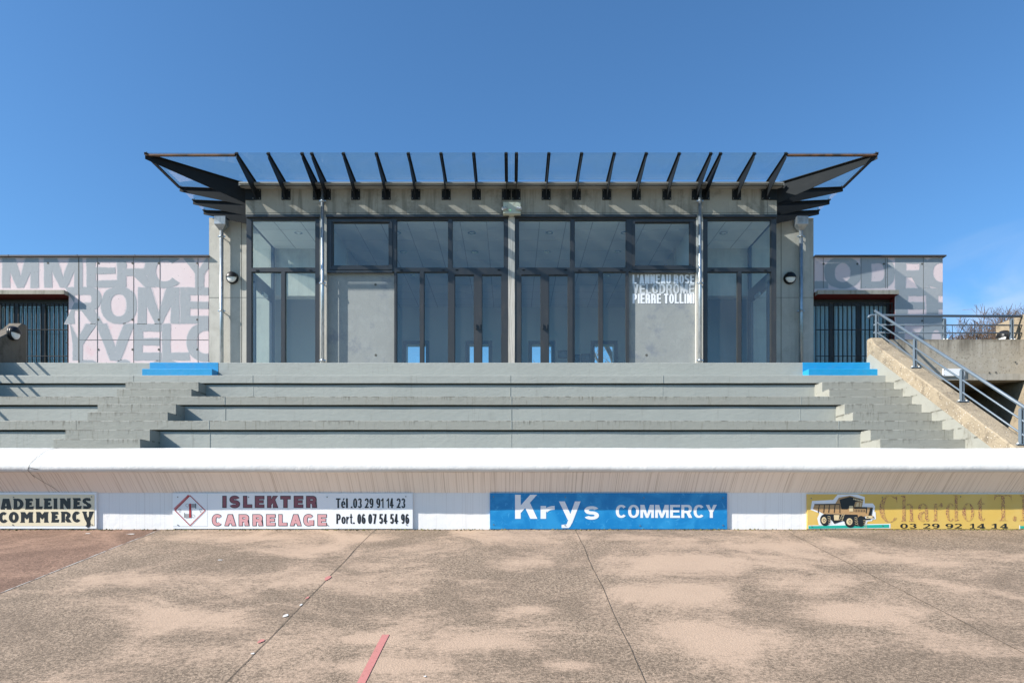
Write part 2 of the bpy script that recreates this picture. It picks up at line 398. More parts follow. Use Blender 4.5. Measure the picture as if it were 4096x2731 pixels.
M['white_letter'] = mat('white_lettering_paint', (.78, .79, .81), [dict(s=40, lo=.62, hi=.72, a=.5, c=(.45, .46, .47), d=4)], rough=.6)
M['letter_pale'] = mat('faded_pale_lettering', (.76, .79, .82), [dict(s=40, lo=.62, hi=.72, a=.5, c=(.35, .36, .37), d=4)], rough=.6)
M['letter_grey'] = mat('faded_grey_lettering', (.55, .58, .60), [dict(s=6, lo=.45, hi=.65, a=.5, c=(.33, .35, .36), d=4)], rough=.6)
M['cream'] = mat('cream_sign_paint', (.74, .64, .44), [dict(s=2, lo=.4, hi=.7, a=.5, c=(.77, .70, .54), d=4)], rough=.4, spec=.5)
M['ink'] = mat('black_sign_paint', (.012, .013, .016), rough=.35, spec=.5)
M['mauve'] = mat('dark_mauve_lettering', (.24, .085, .105), rough=.5)
M['pink'] = mat('faded_pink_lettering', (.62, .32, .33), [dict(s=8, lo=.45, hi=.7, a=.4, c=(.66, .38, .38))], rough=.5)
M['red'] = mat('red_sign_paint', (.36, .025, .03), rough=.5)
M['red_soft'] = mat('faded_red_brush_paint', (.55, .20, .20), [dict(s=9, lo=.4, hi=.65, a=.8, c=(.40, .05, .05))], rough=.5)
M['sign_grey'] = mat('grey_sign_paint', (.30, .31, .32), rough=.5)
M['sign_blue'] = mat('blue_sign_paint', (.004, .195, .48), [dict(s=3, lo=.42, hi=.66, a=.6, c=(.03, .31, .62), d=6, dist=1.2), dict(s=14, lo=.58, hi=.7, a=.6, c=(.07, .37, .66), d=6, dist=1)], rough=.35, spec=.5)
M['sign_yellow'] = mat('yellow_sign_paint', (.68, .45, .10), [dict(s=2.5, lo=.4, hi=.7, a=.5, c=(.72, .52, .17), d=5)], rough=.4, spec=.5)
M['teal'] = mat('teal_sign_paint', (.02, .40, .30), rough=.4)
M['crackle'] = mat('crackled_brown_lettering', (.24, .085, .075), [dict(t='v', s=70, lo=.35, hi=.5, a=.75, c=(.66, .42, .12)), dict(s=50, lo=.55, hi=.62, a=.8, c=(.70, .45, .10), d=3)], rough=.5)
M['truck_tan'] = mat('tan_sign_paint', (.46, .28, .13), rough=.4)
M['truck_pale'] = mat('pale_tan_sign_paint', (.70, .55, .32), rough=.4)
M['bark'] = mat('twig_bark', (.13, .085, .06), [dict(s=8, lo=.4, hi=.7, a=.6, c=(.20, .15, .10))], rough=.9)
M['bark_grey'] = mat('grey_tree_bark', (.17, .14, .11), [dict(s=8, lo=.4, hi=.7, a=.6, c=(.09, .075, .06))], rough=.9)
M['weed'] = mat('moss_green', (.11, .11, .025), [dict(s=9, lo=.4, hi=.6, c=(.16, .13, .05))], rough=.9)
M['grass'] = mat('infield_grass', (.075, .10, .028), [dict(s=.3, lo=.4, hi=.6, c=(.10, .11, .04)), dict(s=9, lo=.4, hi=.7, a=.5, c=(.05, .07, .02))], rough=.9)
M['paint_red'] = mat('faded_red_line_paint', (.47, .185, .165), [dict(s=30, lo=.48, hi=.7, a=.6, c=(.36, .15, .12), d=5), dict(s=120, lo=.6, hi=.7, a=.8, c=(.2, .13, .1))], rough=.7)
M['joint'] = mat('dark_joint_filler', (.085, .068, .05), [dict(s=6, lo=.5, hi=.65, c=(.12, .09, .065))], rough=.9)
M['joint_white'] = mat('pale_joint_line', (.45, .42, .38), [dict(s=8, lo=.45, hi=.6, c=(.2, .15, .12))], rough=.8)
M['chip'] = mat('white_paint_fleck', (.62, .60, .57), rough=.6)
M['paper'] = mat('framed_print_paper', (.28, .32, .36), [dict(s=5, lo=.4, hi=.6, c=(.12, .15, .18))], rough=.4)

def ground_at(px, py):
    d = 1.896/(.176+(py-2040)/F); return PX(px, d), d
BLOBS = [(1230, 2200, .8, .45, .20), (1010, 2330, .55, .35, .17), (800, 2480, .55, .35, .20), (640, 2600, .4, .25, .12), (640, 2310, .7, .3, .14), (1100, 2150, 2.2, .25, .12),
         (2850, 2250, 1.1, .45, .24), (2700, 2370, .7, .4, .24), (3150, 2330, .8, .35, .2), (3420, 2450, .55, .3, .2), (2980, 2560, .75, .4, .24), (3080, 2180, 1.5, .3, .14),
         (2080, 2255, .35, .35, .2), (2110, 2440, .3, .16, .2), (2280, 2660, .25, .1, .18), (1520, 2660, .45, .12, .2), (1450, 2555, .25, .12, .18), (1960, 2570, .4, .18, .2), (3650, 2230, .9, .3, .16), (3900, 2600, .5, .2, .12), (2600, 2150, 1.4, .2, .12)]
def track_mat(name, pink, brown, dark, blobs, lo):
    m, nt, b = nodes_of(name)
    b.inputs['Roughness'].default_value = .85; b.inputs['Specular IOR Level'].default_value = .2
    pos = N(nt, 'ShaderNodeNewGeometry').outputs['Position']
    def math_(op, a, c, clamp=False):
        n = N(nt, 'ShaderNodeMath', operation=op, use_clamp=clamp)
        for i, x in enumerate((a, c)):
            if isinstance(x, (int, float)): n.inputs[i].default_value = x
            else: nt.links.new(x, n.inputs[i])
        return n.outputs[0]
    f = math_('ADD', mask(nt, pos, dict(s=.75, d=9, r=.66, dist=.8, lo=0, hi=1, smooth=0)), 0)
    f = math_('ADD', f, math_('MULTIPLY', mask(nt, pos, dict(s=9, st=(.45, 1.7, 1), d=6, r=.75, lo=0, hi=1, smooth=0)), .28))
    f = math_('ADD', f, math_('MULTIPLY', mask(nt, pos, dict(s=34, st=(.7, 1.3, 1), d=4, r=.75, lo=.25, hi=.75, smooth=0)), .26)); f = math_('ADD', f, -.13)
    for px, py, rx, ry, a in blobs:
        x, y = ground_at(px, py)
        v = N(nt, 'ShaderNodeVectorMath', operation='SUBTRACT'); nt.links.new(pos, v.inputs[0]); v.inputs[1].default_value = (x, y, 0)
        w = N(nt, 'ShaderNodeVectorMath', operation='MULTIPLY'); nt.links.new(v.outputs[0], w.inputs[0]); w.inputs[1].default_value = (1/rx, 1/ry, 0)
        l = N(nt, 'ShaderNodeVectorMath', operation='LENGTH'); nt.links.new(w.outputs[0], l.inputs[0])
        mr = N(nt, 'ShaderNodeMapRange', interpolation_type='SMOOTHSTEP'); mr.inputs['From Min'].default_value = 0; mr.inputs['From Max'].default_value = 1.5
        mr.inputs['To Min'].default_value = a; mr.inputs['To Max'].default_value = 0; nt.links.new(l.outputs['Value'], mr.inputs['Value'])
        f = math_('ADD', f, mr.outputs['Result'])
    mr = N(nt, 'ShaderNodeMapRange', interpolation_type='SMOOTHSTEP'); mr.inputs['From Min'].default_value = lo; mr.inputs['From Max'].default_value = lo+.24; nt.links.new(f, mr.inputs['Value'])
    pinkness = mr.outputs['Result']
    def mix(fac, a, c):
        n = N(nt, 'ShaderNodeMix', data_type='RGBA')
        for k, x in (('Factor', fac), ('A', a), ('B', c)):
            if isinstance(x, (int, float)): n.inputs[k].default_value = x
            elif isinstance(x, tuple): n.inputs[k].default_value = (*x, 1)
            else: nt.links.new(x, n.inputs[k])
        return n.outputs['Result']
    worn = mix(mask(nt, pos, dict(s=1.1, loc=(4, 2, 0), d=7, r=.65, dist=.6, lo=.40, hi=.62)), brown, tuple(x*.72 for x in brown))
    g1 = mask(nt, pos, dict(s=46, d=4, r=.78, lo=.45, hi=.54)); g2 = mask(nt, pos, dict(t='v', s=70, lo=.30, hi=.12, mul=[dict(t='vc', s=70, lo=.55, hi=.6)]))
    g3 = mask(nt, pos, dict(s=28, d=4, r=.7, lo=.50, hi=.62))
    grit = mix(math_('MULTIPLY', g1, .95), worn, dark); grit = mix(math_('MULTIPLY', g3, .35), grit, tuple(x*.6 for x in dark)); grit = mix(math_('MULTIPLY', g2, .7), grit, tuple(min(.7, x*1.55) for x in pink))
    pk = mix(math_('MULTIPLY', g1, .42), pink, brown); pk = mix(math_('MULTIPLY', mask(nt, pos, dict(s=2.2, d=6, lo=.42, hi=.62)), .4), pk, tuple(x*.86 for x in pink))
    nt.links.new(mix(pinkness, grit, pk), b.inputs['Base Color'])
    bp = N(nt, 'ShaderNodeBump'); bp.inputs['Strength'].default_value = .3; bp.inputs['Distance'].default_value = .012
    nt.links.new(mask(nt, pos, dict(s=62, d=3, r=.7, lo=.3, hi=.7, smooth=0)), bp.inputs['Height'])
    nt.links.new(bp.outputs[0], b.inputs['Normal'])
    return m
M['track'] = track_mat('worn_pink_track_surface', (.44, .318, .23), (.335, .252, .182), (.14, .105, .075), BLOBS, .575)
M['track_red'] = track_mat('reddish_track_surface', (.34, .215, .15), (.26, .158, .112), (.12, .075, .053), [], .60)

# ------------------------------------------------------------------ lettering: strokes and arcs merged to flat shapes
from mathutils.geometry import delaunay_2d_cdt
def union2d(polys):
    """merge overlapping 2D polygons: returns verts, triangles with no two faces on top of each other"""
    vs, fs = [], []
    for p in polys:
        if len(p) < 3: continue
        if abs(sum(p[i-1][0]*p[i][1]-p[i][0]*p[i-1][1] for i in range(len(p)))) < 1e-9: continue
        if sum(p[i-1][0]*p[i][1]-p[i][0]*p[i-1][1] for i in range(len(p))) < 0: p = p[::-1]
        o = len(vs); vs += [Vector((x, y)) for x, y in p]; fs.append(list(range(o, o+len(p))))
    ov, oe, of, _, _, orig = delaunay_2d_cdt(vs, [], fs, 0, 1e-5)
    return [(v.x, v.y) for v in ov], [f for f, g_ in zip(of, orig) if g_]
def arc(cx, cy, rx, ry, w, t, a0, a1, n=None, e=2.25):
    n = n or max(6, int(abs(a1-a0)/9)); out = []
    def pt(rx, ry, a):
        c, s_ = math.cos(R(a)), math.sin(R(a))
        return (cx+rx*math.copysign(abs(c)**(2/e), c), cy+ry*math.copysign(abs(s_)**(2/e), s_))
    for i in range(n):
        a, b = a0+(a1-a0)*i/n, a0+(a1-a0)*(i+1)/n
        o1, o2, i2, i1 = pt(rx, ry, a), pt(rx, ry, b), pt(max(rx-w, .012), max(ry-t, .012), b), pt(max(rx-w, .012), max(ry-t, .012), a)
        out += [[o1, o2, i2], [o1, i2, i1]]
    return out
def rc(x0, y0, x1, y1): return [[(x0, y0), (x1, y0), (x1, y1), (x0, y1)]]
XH = .73
def glyph(ch, a, w, t):
    h = 1.0; m = a/2
    if ch == 'I': return rc(0, 0, a, 1)
    if ch == 'l': return rc(0, 0, a, 1)
    if ch == '.': return rc(0, 0, a, min(t*1.1, .25))
    if ch == "'": return [[(0, 1), (a, 1), (a*.8, .64), (a*.2, .64)]]
    if ch == 'L': return rc(0, 0, w, 1)+rc(w, 0, a, t)
    if ch == 'E': return rc(0, 0, w, 1)+rc(w, 0, a, t)+rc(w, 1-t, a, 1)+rc(w, .5-t*.42, a*.93, .5+t*.5)
    if ch == 'T': return rc(0, 1-t, a, 1)+rc(m-w/2, 0, m+w/2, 1-t)
    if ch == 'K': return rc(0, 0, w, 1)+[[(w, .24), (w, .24+w*1.35), (a-w*1.28, 1), (a*.985, 1)], [(w+(a-w)*.22, .52), (w+(a-w)*.56, .66), (a, 0), (a-w*1.25, 0)]]
    if ch == 'A': return [[(0, 0), (w*1.06, 0), (m+w*.5, 1), (m-w*.58, 1)], [(a, 0), (a-w*1.06, 0), (m-w*.5, 1), (m+w*.58, 1)]]+rc(a*.2, .2, a*.8, .2+t*.9)
    if ch == 'V': return [[(0, 1), (w*1.08, 1), (m+w*.5, 0), (m-w*.54, 0)], [(a, 1), (a-w*1.08, 1), (m-w*.5, 0), (m+w*.54, 0)]]
    if ch == 'Y': return [[(0, 1), (w*1.12, 1), (m+w*.5, .36), (m-w*.5, .42)], [(a, 1), (a-w*1.12, 1), (m-w*.5, .36), (m+w*.5, .42)]]+rc(m-w/2, 0, m+w/2, .44)
    if ch == 'M':
        k = w*.9
        return rc(0, 0, k, 1)+rc(a-k, 0, a, 1)+[[(0, 1), (k*1.45, 1), (m+k*.42, 0), (m-k*.42, 0)], [(a, 1), (a-k*1.45, 1), (m-k*.42, 0), (m+k*.42, 0)]]
    if ch == 'N': return rc(0, 0, w, 1)+rc(a-w, 0, a, 1)+[[(0, 1), (w*1.05, 1), (a, 0), (a-w*1.05, 0)]]
    if ch in 'O0': return arc(m, .5, m, .5, w, t*.95, 0, 360)
    if ch == 'C': return arc(m, .5, m, .5, w, t*.95, 40, 320)
    if ch == 'G': return arc(m, .5, m, .5, w, t*.95, 40, 335)+rc(m, .5-t, a, .5)+rc(a-w*.8, .04, a, .5)
    if ch == 'D': r = min(.5, a*.62); return rc(0, 0, w, 1)+rc(w, 0, a-r, t)+rc(w, 1-t, a-r, 1)+arc(a-r, .5, r, .5, w, t, -90, 90)
    if ch == 'U': return rc(0, .35, w, 1)+rc(a-w, .35, a, 1)+arc(m, .35, m, .35, w, t, 180, 360)
    if ch in 'RP':
        y0 = .42-t*.3; r = (1-y0)/2; rx = min(r, a*.5); b = a*.96
        o = rc(0, 0, w, 1)+rc(w, 1-t, b-rx, 1)+rc(w, y0, b-rx, y0+t)+arc(b-rx, y0+r, rx, r, w, t, -90, 90)
        if ch == 'R': o += [[(w+(a-w)*.22, y0+.02), (w+(a-w)*.22+w*1.05, y0+t*.8), (a, 0), (a-w*1.15, 0)]]
        return o
    if ch in 'Ss':
        hy = (1+t)/4
        return arc(m, 1-hy, m*.97, hy, w*.95, t, 22, 270, e=2.1)+arc(m, hy, m, hy, w*.95, t, -158, 90, e=2.1)
    if ch == 'r': return rc(0, 0, w, 1)+arc(w*.55+(a-w*.55)*.9, .42, (a-w*.55)*.9, .58, w*.7, t*1.25, 90, 165)
    if ch == 'o': return arc(m, .5, m, .5, w, t, 0, 360)
    if ch == 'y': return [[(0, 1), (w*1.08, 1), (m+w*.62, .30), (m-w*.38, .30)], [(a, 1), (a-w*1.08, 1), (m-w*.62, .12), (m+w*.45, .18)], [(m-w*.62, .14), (m+w*.45, .20), (m+w*.1, .06), (m-w*.2, 0), (a*.12, 0), (a*.12, .12), (m-w*.75, .13)]]
    if ch == 't': return rc(a*.28, .16, a*.28+w, 1)+rc(0, .62, a, .74)+arc(a*.28+w*1.5, .16, w*1.5, .16, w, .13, 180, 270)
    if ch == 'e': return arc(m, .5, m, .5, w, t, 0, 318)+rc(w*.5, .5-t*.4, a, .5+t*.25)
    if ch == '1': return rc(a-w, 0, a, 1)+[[(0, .68), (0, .80), (a-w*.6, 1), (a-w*.2, .9), (a-w, .76)]]
    if ch == '2': return arc(m, .70, m, .30, w, t*.9, -22, 170)+[[(0, 0), (w*1.35, t*.6), (a*.98, .60), (a-w*.95, .56)]]+rc(0, 0, a, t)
    if ch == '3': return arc(m, .74, m*.94, .26, w*.95, t*.85, -90, 165)+arc(m, .27, m, .27, w, t*.85, -165, 90)
    if ch == '4': return rc(a-w*1.55, 0, a-w*.55, 1)+rc(0, .2, a, .2+t)+[[(0, .2+t*.4), (w*.6, .2+t), (a-w*.7, .96), (a-w*1.5, 1)]]
    if ch == '5': return rc(a*.12, 1-t, a*.94, 1)+[[(a*.02, .46), (a*.02+w, .48), (a*.12+w, 1), (a*.12, 1)]]+arc(m, .33, m, .33, w, t*.9, -160, 130)
    if ch == '6': return arc(m, .33, m, .33, w, t*.85, 0, 360)+arc(m, .5, m, .5, w, t*.9, 45, 180)+rc(0, .3, w, .52)
    if ch == '9': return [[(a-x, 1-y) for x, y in p] for p in glyph('6', a, w, t)]
    if ch == '7': return rc(0, 1-t, a, 1)+[[(a*.2, 0), (a*.2+w*1.05, 0), (a, 1-t), (a-w*1.1, 1-t)]]
    return []
WID = {'I': .27, 'l': .26, '.': .24, "'": .22, 'L': .60, 'E': .64, 'T': .64, 'M': .86, ' ': .22, 'r': .42, 't': .40, 'e': .58, 'o': .62, 's': .58, '1': .36, 'P': .66}
WID.update({c: .56 for c in '023456789'})
def text_polys(s_, W_, H, w, t, gap=.1):
    """a line of letters filling W_ x H, origin at its lower left; w, t = stem and bar thickness relative to H"""
    ws = [WID.get('e' if c == 'é' else c, .70) for c in s_]
    tot = sum(ws)+gap*(len(s_)-1); k = W_/H/tot; x = 0; res = []
    for c, q_ in zip(s_, ws):
        a = q_*k; out = []; res.append(out)
        if c == 'é':
            out += [[((x+px_)*H, py_*XH*H) for px_, py_ in p] for p in glyph('e', a, w, t*1.25)]
            out.append([((x+a*.4)*H, .80*H), ((x+a*.62)*H, .80*H), ((x+a*.85)*H, 1.0*H), ((x+a*.5)*H, 1.0*H)])
        elif c != ' ':
            v_ = XH if c in 'ors' else 1
            out += [[((x+px_)*H, py_*v_*H) for px_, py_ in p] for p in glyph(c, a, min(w, a*.46) if c not in 'Il.\'' else w, t/v_)]
        x += a+gap*k
    return [r for r in res if r]
def put_text(mb, s_, d, x0, x1, y0, y1, w=.22, t=.19, gap=.1, jitter=0.0, clip=None):
    """letters on the plane at depth d filling the box x0..x1 / y0..y1 (photo pixels at that plane)"""
    X0, X1, Z1, Z0 = PX(x0, d), PX(x1, d), PZ(y0, d), PZ(y1, d)
    bm = bmesh.new()
    for let in text_polys(s_, X1-X0, Z1-Z0, w, t, gap):
        v, f = union2d([[(X0+x, Z0+z) for x, z in p] for p in let])
        vs = [bm.verts.new((x, d, z)) for x, z in v]
        for q_ in f: bm.faces.new([vs[i] for i in q_])
    if jitter:
        bmesh.ops.subdivide_edges(bm, edges=[e for e in bm.edges if e.is_boundary and e.calc_length() > .08], cuts=5)
        for q_ in bm.verts:
            p = q_.co.copy()
            q_.co = p+Vector((mnoise.noise(p*4.1+Vector((3, 0, 9)))*jitter+mnoise.noise(p*13)*jitter*.5, 0, mnoise.noise(p*4.7)*jitter+mnoise.noise(p*15+Vector((1, 5, 2)))*jitter*.5))
    if clip:
        cx0, cx1, cz1 = clip
        for co, no in (((cx0, 0, 0), (-1, 0, 0)), ((cx1, 0, 0), (1, 0, 0)), ((0, 0, cz1), (0, 0, 1)), ((0, 0, FLOOR), (0, 0, -1))):
            bmesh.ops.bisect_plane(bm, geom=bm.verts[:]+bm.edges[:]+bm.faces[:], plane_co=co, plane_no=no, clear_outer=True)
    bm.verts.index_update()
    mb.add([q_.co[:] for q_ in bm.verts], [[q_.index for q_ in fa.verts] for fa in bm.faces])
    bm.free()
def merged(mb):
    """replace a builder's flat pictures (faces facing the viewer's side, one depth each) by merged shapes"""
    by = {}
    for f in mb.f: by.setdefault(round(mb.v[f[0]][1], 5), []).append([(mb.v[i][0], mb.v[i][2]) for i in f])
    r = MB()
    for d, ps in by.items():
        v, f = union2d(ps); r.add([(x, d, z) for x, z in v], f)
    return r
# ------------------------------------------------------------------ GROUND, TRACK
ys = [-900, -60, -12, 9.2, 9.25, 17.4, 17.6, 60, 1500]
zs = [-2.6, -2.3, -2.2, -2.1, -.6, -.6, 2.75, 2.75, 2.75]
xs = [-900, -60, -30, 30, 60, 900]
g = MB()
g.add([(x, y, z) for y, z in zip(ys, zs) for x in xs], [(j*6+i, j*6+i+1, (j+1)*6+i+1, (j+1)*6+i) for j in range(len(ys)-1) for i in range(5)])
g.build('ground', M['grass'], kind='structure')

t = MB()
JX = [-4.77, -1.85, .87, 3.69, 6.62]
xs = sorted([-40, -20, -12] + [-8 + .5*i for i in range(33)] + JX + [12, 20, 40])
ysn = [-6 + .4*i for i in range(16)] + [.4*i for i in range(1, 23)] + [DW+.05]
for a in range(len(xs)-1):
    t.mi = 1 if xs[a] < -4.78 else 0
    for b in range(len(ysn)-1):
        q = [(xs[a], ysn[b]), (xs[a+1], ysn[b]), (xs[a+1], ysn[b+1]), (xs[a], ysn[b+1])]
        t.add([(x, y, track_z(y)) for x, y in q], [(0, 1, 2, 3)])
track = t.build('track', [M['track'], M['track_red']], kind='structure')
def strip(mb, fx, w, y0, y1, lift=.004, n=60, wob=.008, seed=0):
    pts = []
    for i in range(n+1):
        y = y0 + (y1-y0)*i/n
        x = fx + mnoise.noise(Vector((y*1.3, seed, 0)))*wob*1.6 + mnoise.noise(Vector((y*6, seed, 4)))*wob*.6
        ww = w*(.6 + .8*abs(mnoise.noise(Vector((y*2.6, seed, 8)))) + .2) if wob > .005 else w
        pts.append((x-ww/2, x+ww/2, y))
    v = []
    for a, b, y in pts: v += [(a, y, track_z(y)+lift), (b, y, track_z(y)+lift)]
    mb.add(v, [(2*i, 2*i+1, 2*i+3, 2*i+2) for i in range(n)])
for k, x in enumerate(JX):
    q = MB(); strip(q, x, .0065 if k else .016, -3, DW-.02, seed=k*3.3, wob=.011)
    q.build('track_joint', M['joint'] if k else M['joint_white'], track)
q = MB(); strip(q, -.972, .055, 1.5, 5.29, wob=.002); q.build('painted_line', M['paint_red'], track, label='short faded red line across the track')
def patch(mb, px, py, sx, sy, seed):
    d = (-.259-.176*DW)/(-(py-2040)/F-.176) if True else 0
    x = PX(px, d); v = []
    for k in range(9):
        a = 2*math.pi*k/9; rr = .6+.5*mnoise.noise(Vector((k*1.9, seed, 0)))
        yy = d+math.sin(a)*sy*rr
        v.append((x+math.cos(a)*sx*rr, yy, track_z(yy)+.006))
    mb.poly(v)
for i, (px, py, sx, sy) in enumerate([(1143, 2463, .035, .06), (1203, 2420, .02, .05), (1010, 2615, .02, .03), (1700, 2706, .015, .02), (880, 2240, .05, .02), (525, 2136, .07, .04), (350, 2134, .06, .03)]):
    q = MB(); patch(q, px, py, sx, sy, i); q.build('paint_fleck', M['chip'], track)
for i, (px, py, sx, sy) in enumerate([(1310, 2312, .05, .12), (1043, 2565, .04, .07), (1230, 2391, .02, .06)]):
    q = MB(); patch(q, px, py, sx, sy, i+20); q.build('red_paint_mark', M['paint_red'], track)
# ------------------------------------------------------------------ WHITE BOUNDARY WALL
bw = thing('boundary_wall', (0, DW, BASE), 'long white painted boundary wall with overhanging rounded coping along the track', 'wall')
def sweep(mb, prof, x0, x1, step, amp, smooth=True, seed=0, edge=()):
    n = int((x1-x0)/step); m = len(prof); o = len(mb.v)
    for i in range(n+1):
        x = x0+(x1-x0)*i/n
        for j, (y, z) in enumerate(prof):
            k = amp*(2.5 if j in edge else 1)
            mb.v.append((x, y+mnoise.noise(Vector((x*.9, j*.31+seed, 1)))*k+mnoise.noise(Vector((x*7, j*.9+seed, 3)))*k*.35,
                         z+mnoise.noise(Vector((x*.6, j*.31+seed, 5)))*k+mnoise.noise(Vector((x*6, j*.9+seed, 9)))*k*.3))
    for i in range(n):
        for j in range(m-1):
            a = o+i*m+j; mb.f.append((a, a+m, a+m+1, a+1)); mb.m.append(mb.mi); mb.s.append(smooth)
LIP = 9.015
q = MB()
prof = [(LIP+.012, PZ(1887, LIP+.012)), (LIP-.012, .525), (LIP-.02, .56), (LIP-.012, .605), (LIP+.03, .68), (LIP+.09, .76), (LIP+.155, .815), (LIP+.24, .842), (LIP+.5, .846), (LIP+.55, .82), (LIP+.56, .2)]
sweep(q, prof, -22, 22, .06, .009)
q.build('coping', M['white_wall'], bw)
q = MB(); sweep(q, [(LIP+.013, PZ(1887, LIP+.012)-.001), (LIP+.05, PZ(1893, LIP+.05)), (DW-.002, PZ(1970, DW))], -22, 22, .11, .003, seed=0)
q.build('soffit', M['soffit'], bw, label='underside of the coping, tan with fine brown drip streaks')
q = MB(); q.box(-22, 22, DW, DW+.26, BASE-.5, PZ(1968, DW)); q.build('wall_face', M['wall_face'], bw)
def crack(pts, r):
    q = MB(); q.tube(pts, r, n=5); return q
def cop(x, t):   # a point on the coping face
    i = 1+t*6; a = int(i); f = i-a; p, s = prof[a], prof[min(a+1, 8)]
    return (x, p[0]+(s[0]-p[0])*f-.004, p[1]+(s[1]-p[1])*f+.003)
cx = lambda x: PX(x, 9.05)
q = MB()
q.tube([cop(cx(196), 1), cop(cx(170), .82), cop(cx(150), .62), cop(cx(132), .4), cop(cx(125), .2), cop(cx(122), 0), (cx(130), LIP+.08, .43)], .0022, n=5)
q.tube([cop(cx(127), .18), cop(cx(140), .12), cop(cx(152), .1), cop(cx(165), .06)], .0022, n=5)
q.tube([(cx(130), LIP+.03, .47), (cx(155), LIP+.13, .375), (cx(178), LIP+.2, .31), (cx(190), DW-.01, .245)], .0022, n=5)
q.build('crack', M['joint'], bw)
q = MB()
for i in range(1500):      # moss and grit along the foot of the wall
    x = random.uniform(-7.3, 7.3)
    if mnoise.noise(Vector((x*1.3, 0, 2))) < random.uniform(-.5, .35): continue
    h = random.uniform(.004, .022); y = DW-.03-random.random()**2*.05; z = track_z(y)
    a = random.uniform(0, 3.1)
    dx, dy = math.cos(a)*h*.9, math.sin(a)*h*.9
    q.poly([(x-dx, y-dy, z-.002), (x+dx, y+dy, z-.002), (x+dx*.4+.004, y+dy*.3, z+h)])
tagw = q.build('weeds', M['weed'], kind='stuff', fix=False)

# ------------------------------------------------------------------ GRANDSTAND
XL, XR = -10.1, 6.99
gs = thing('grandstand', (0, 11.5, BASE), 'grey painted concrete grandstand with stepped benches behind the white wall', 'grandstand')
SLAB, OV = .145, .036
stairs_x = [(-7.04, -5.71), (5.675, XR)]
for k, i in enumerate((2, 5, 8, 11)):
    d = SD(i); z = SZ(i)
    nd = SD(i-3)+OV if i > 2 else SD(0)
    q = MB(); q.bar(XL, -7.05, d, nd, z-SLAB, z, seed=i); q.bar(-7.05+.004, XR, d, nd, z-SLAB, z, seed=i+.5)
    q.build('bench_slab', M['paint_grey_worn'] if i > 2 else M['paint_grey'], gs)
    nz = SZ(i+3) if i < 11 else BASE-.4
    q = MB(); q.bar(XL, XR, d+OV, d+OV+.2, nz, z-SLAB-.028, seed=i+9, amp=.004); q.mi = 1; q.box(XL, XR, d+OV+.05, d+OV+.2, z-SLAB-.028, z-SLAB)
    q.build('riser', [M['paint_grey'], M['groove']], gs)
    for x in (([-4.83, -.02, 2.83] if i == 2 else [-5.0, .0, 5.05] if i == 5 else [-4.9, .0, 5.3])):
        q = MB(); q.box(x-.006, x+.006, d-.004, d+.02, z-SLAB, z-.004); q.box(x-.004, x+.004, d+OV-.004, d+OV+.02, nz+.01, z-SLAB-.03)
        q.build('construction_joint', M['paint_grey'], gs)
q = MB(); q.bar(XL, XR, SD(0), SD(0)+.4, SZ(2)-.1, FLOOR, seed=31, amp=.002); q.mi = 1
q.box(XL, XR, SD(0)+.4, DM, FLOOR-.3, FLOOR-.001)
q.build('terrace_edge', [M['paint_grey'], M['concrete']], gs)
for sx0, sx1 in stairs_x:
    st = MB(); st.box(sx0+.02, sx1-.02 if sx1 < 6 else sx1, SD(0)+.05, SD(0)+.3, SZ(2)-.05, FLOOR-.06)
    flight = st.build('stair_flight', M['paint_grey_worn'], gs)
    e = sx1 - (.002 if sx1 > 6 else 0)
    q = MB(); q.bar(sx0, e, SD(0)-.005, SD(0)+.2, SZ(1), FLOOR+.004, seed=sx0, step=.15); q.build('step', M['blue'], flight, label='bright blue painted step')
    q = MB(); q.bar(sx0, e, SD(1), SD(0)-.005, SZ(2)-.02, SZ(1), seed=sx0+1, step=.15); q.build('step', M['blue'], flight, label='bright blue painted step')
    for base in (2, 5, 8):
        zb = SZ(base+3)
        for j in (1, 2):
            i = base+j
            back = SD(base)+OV+.004 if j == 1 else SD(i-1)
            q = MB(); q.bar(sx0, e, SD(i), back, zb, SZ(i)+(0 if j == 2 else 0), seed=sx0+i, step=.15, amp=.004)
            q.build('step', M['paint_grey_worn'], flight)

# ------------------------------------------------------------------ SIDE WALLS WITH STAIR SLOPE
def nose(d): return SZ(10) + RISE/G*(d-SD(10))
def slope_wall(name, x0, x1, d0, d1, rise, tail, m, label, skirt=None):
    o = thing(name, ((x0+x1)/2, d1, BASE), label, 'wall')
    q = MB()
    pts = [(d0, BASE-.4), (d1, BASE-.4), (d1, tail)] + ([(d1-1.7, tail), (d1-1.7, nose(d1-1.7)+rise)] if tail > nose(d1)+rise+.1 else [(d1-.12, tail)])
    n = 26; s = pts[-1][0]
    for i in range(1, n+1):
        y = s+(d0-s)*i/n; pts.append((y, nose(y)+rise+mnoise.noise(Vector((y*5, x0, 0)))*.006))
    # split across the width so the broken arrises read
    ws = [x0, x0+.02, x1-.02, x1]
    mm = len(pts)
    for k, x in enumerate(ws):
        for y, z in pts:
            dz = -.018 - .012*abs(mnoise.noise(Vector((y*9, x*3, 2)))) if k in (0, 3) and z > BASE else 0
            q.v.append((x, y, z+dz))
    for k in range(3):
        for i in range(mm):
            j = (i+1) % mm
            q.f.append((k*mm+i, k*mm+j, (k+1)*mm+j, (k+1)*mm+i)); q.m.append(0); q.s.append(False)
    q.f.append(tuple(range(mm))); q.m.append(0); q.s.append(False)
    q.f.append(tuple(3*mm+i for i in range(mm-1, -1, -1))); q.m.append(0); q.s.append(False)
    q.build('wall_body', m, o)
    return o
sw = slope_wall('stair_wall', XR, XR+.32, 9.42, 13.42, .42, 3.356, M['concrete_tan'], 'sloping tan concrete wall beside the right stairs carrying a grey handrail')
q = MB()
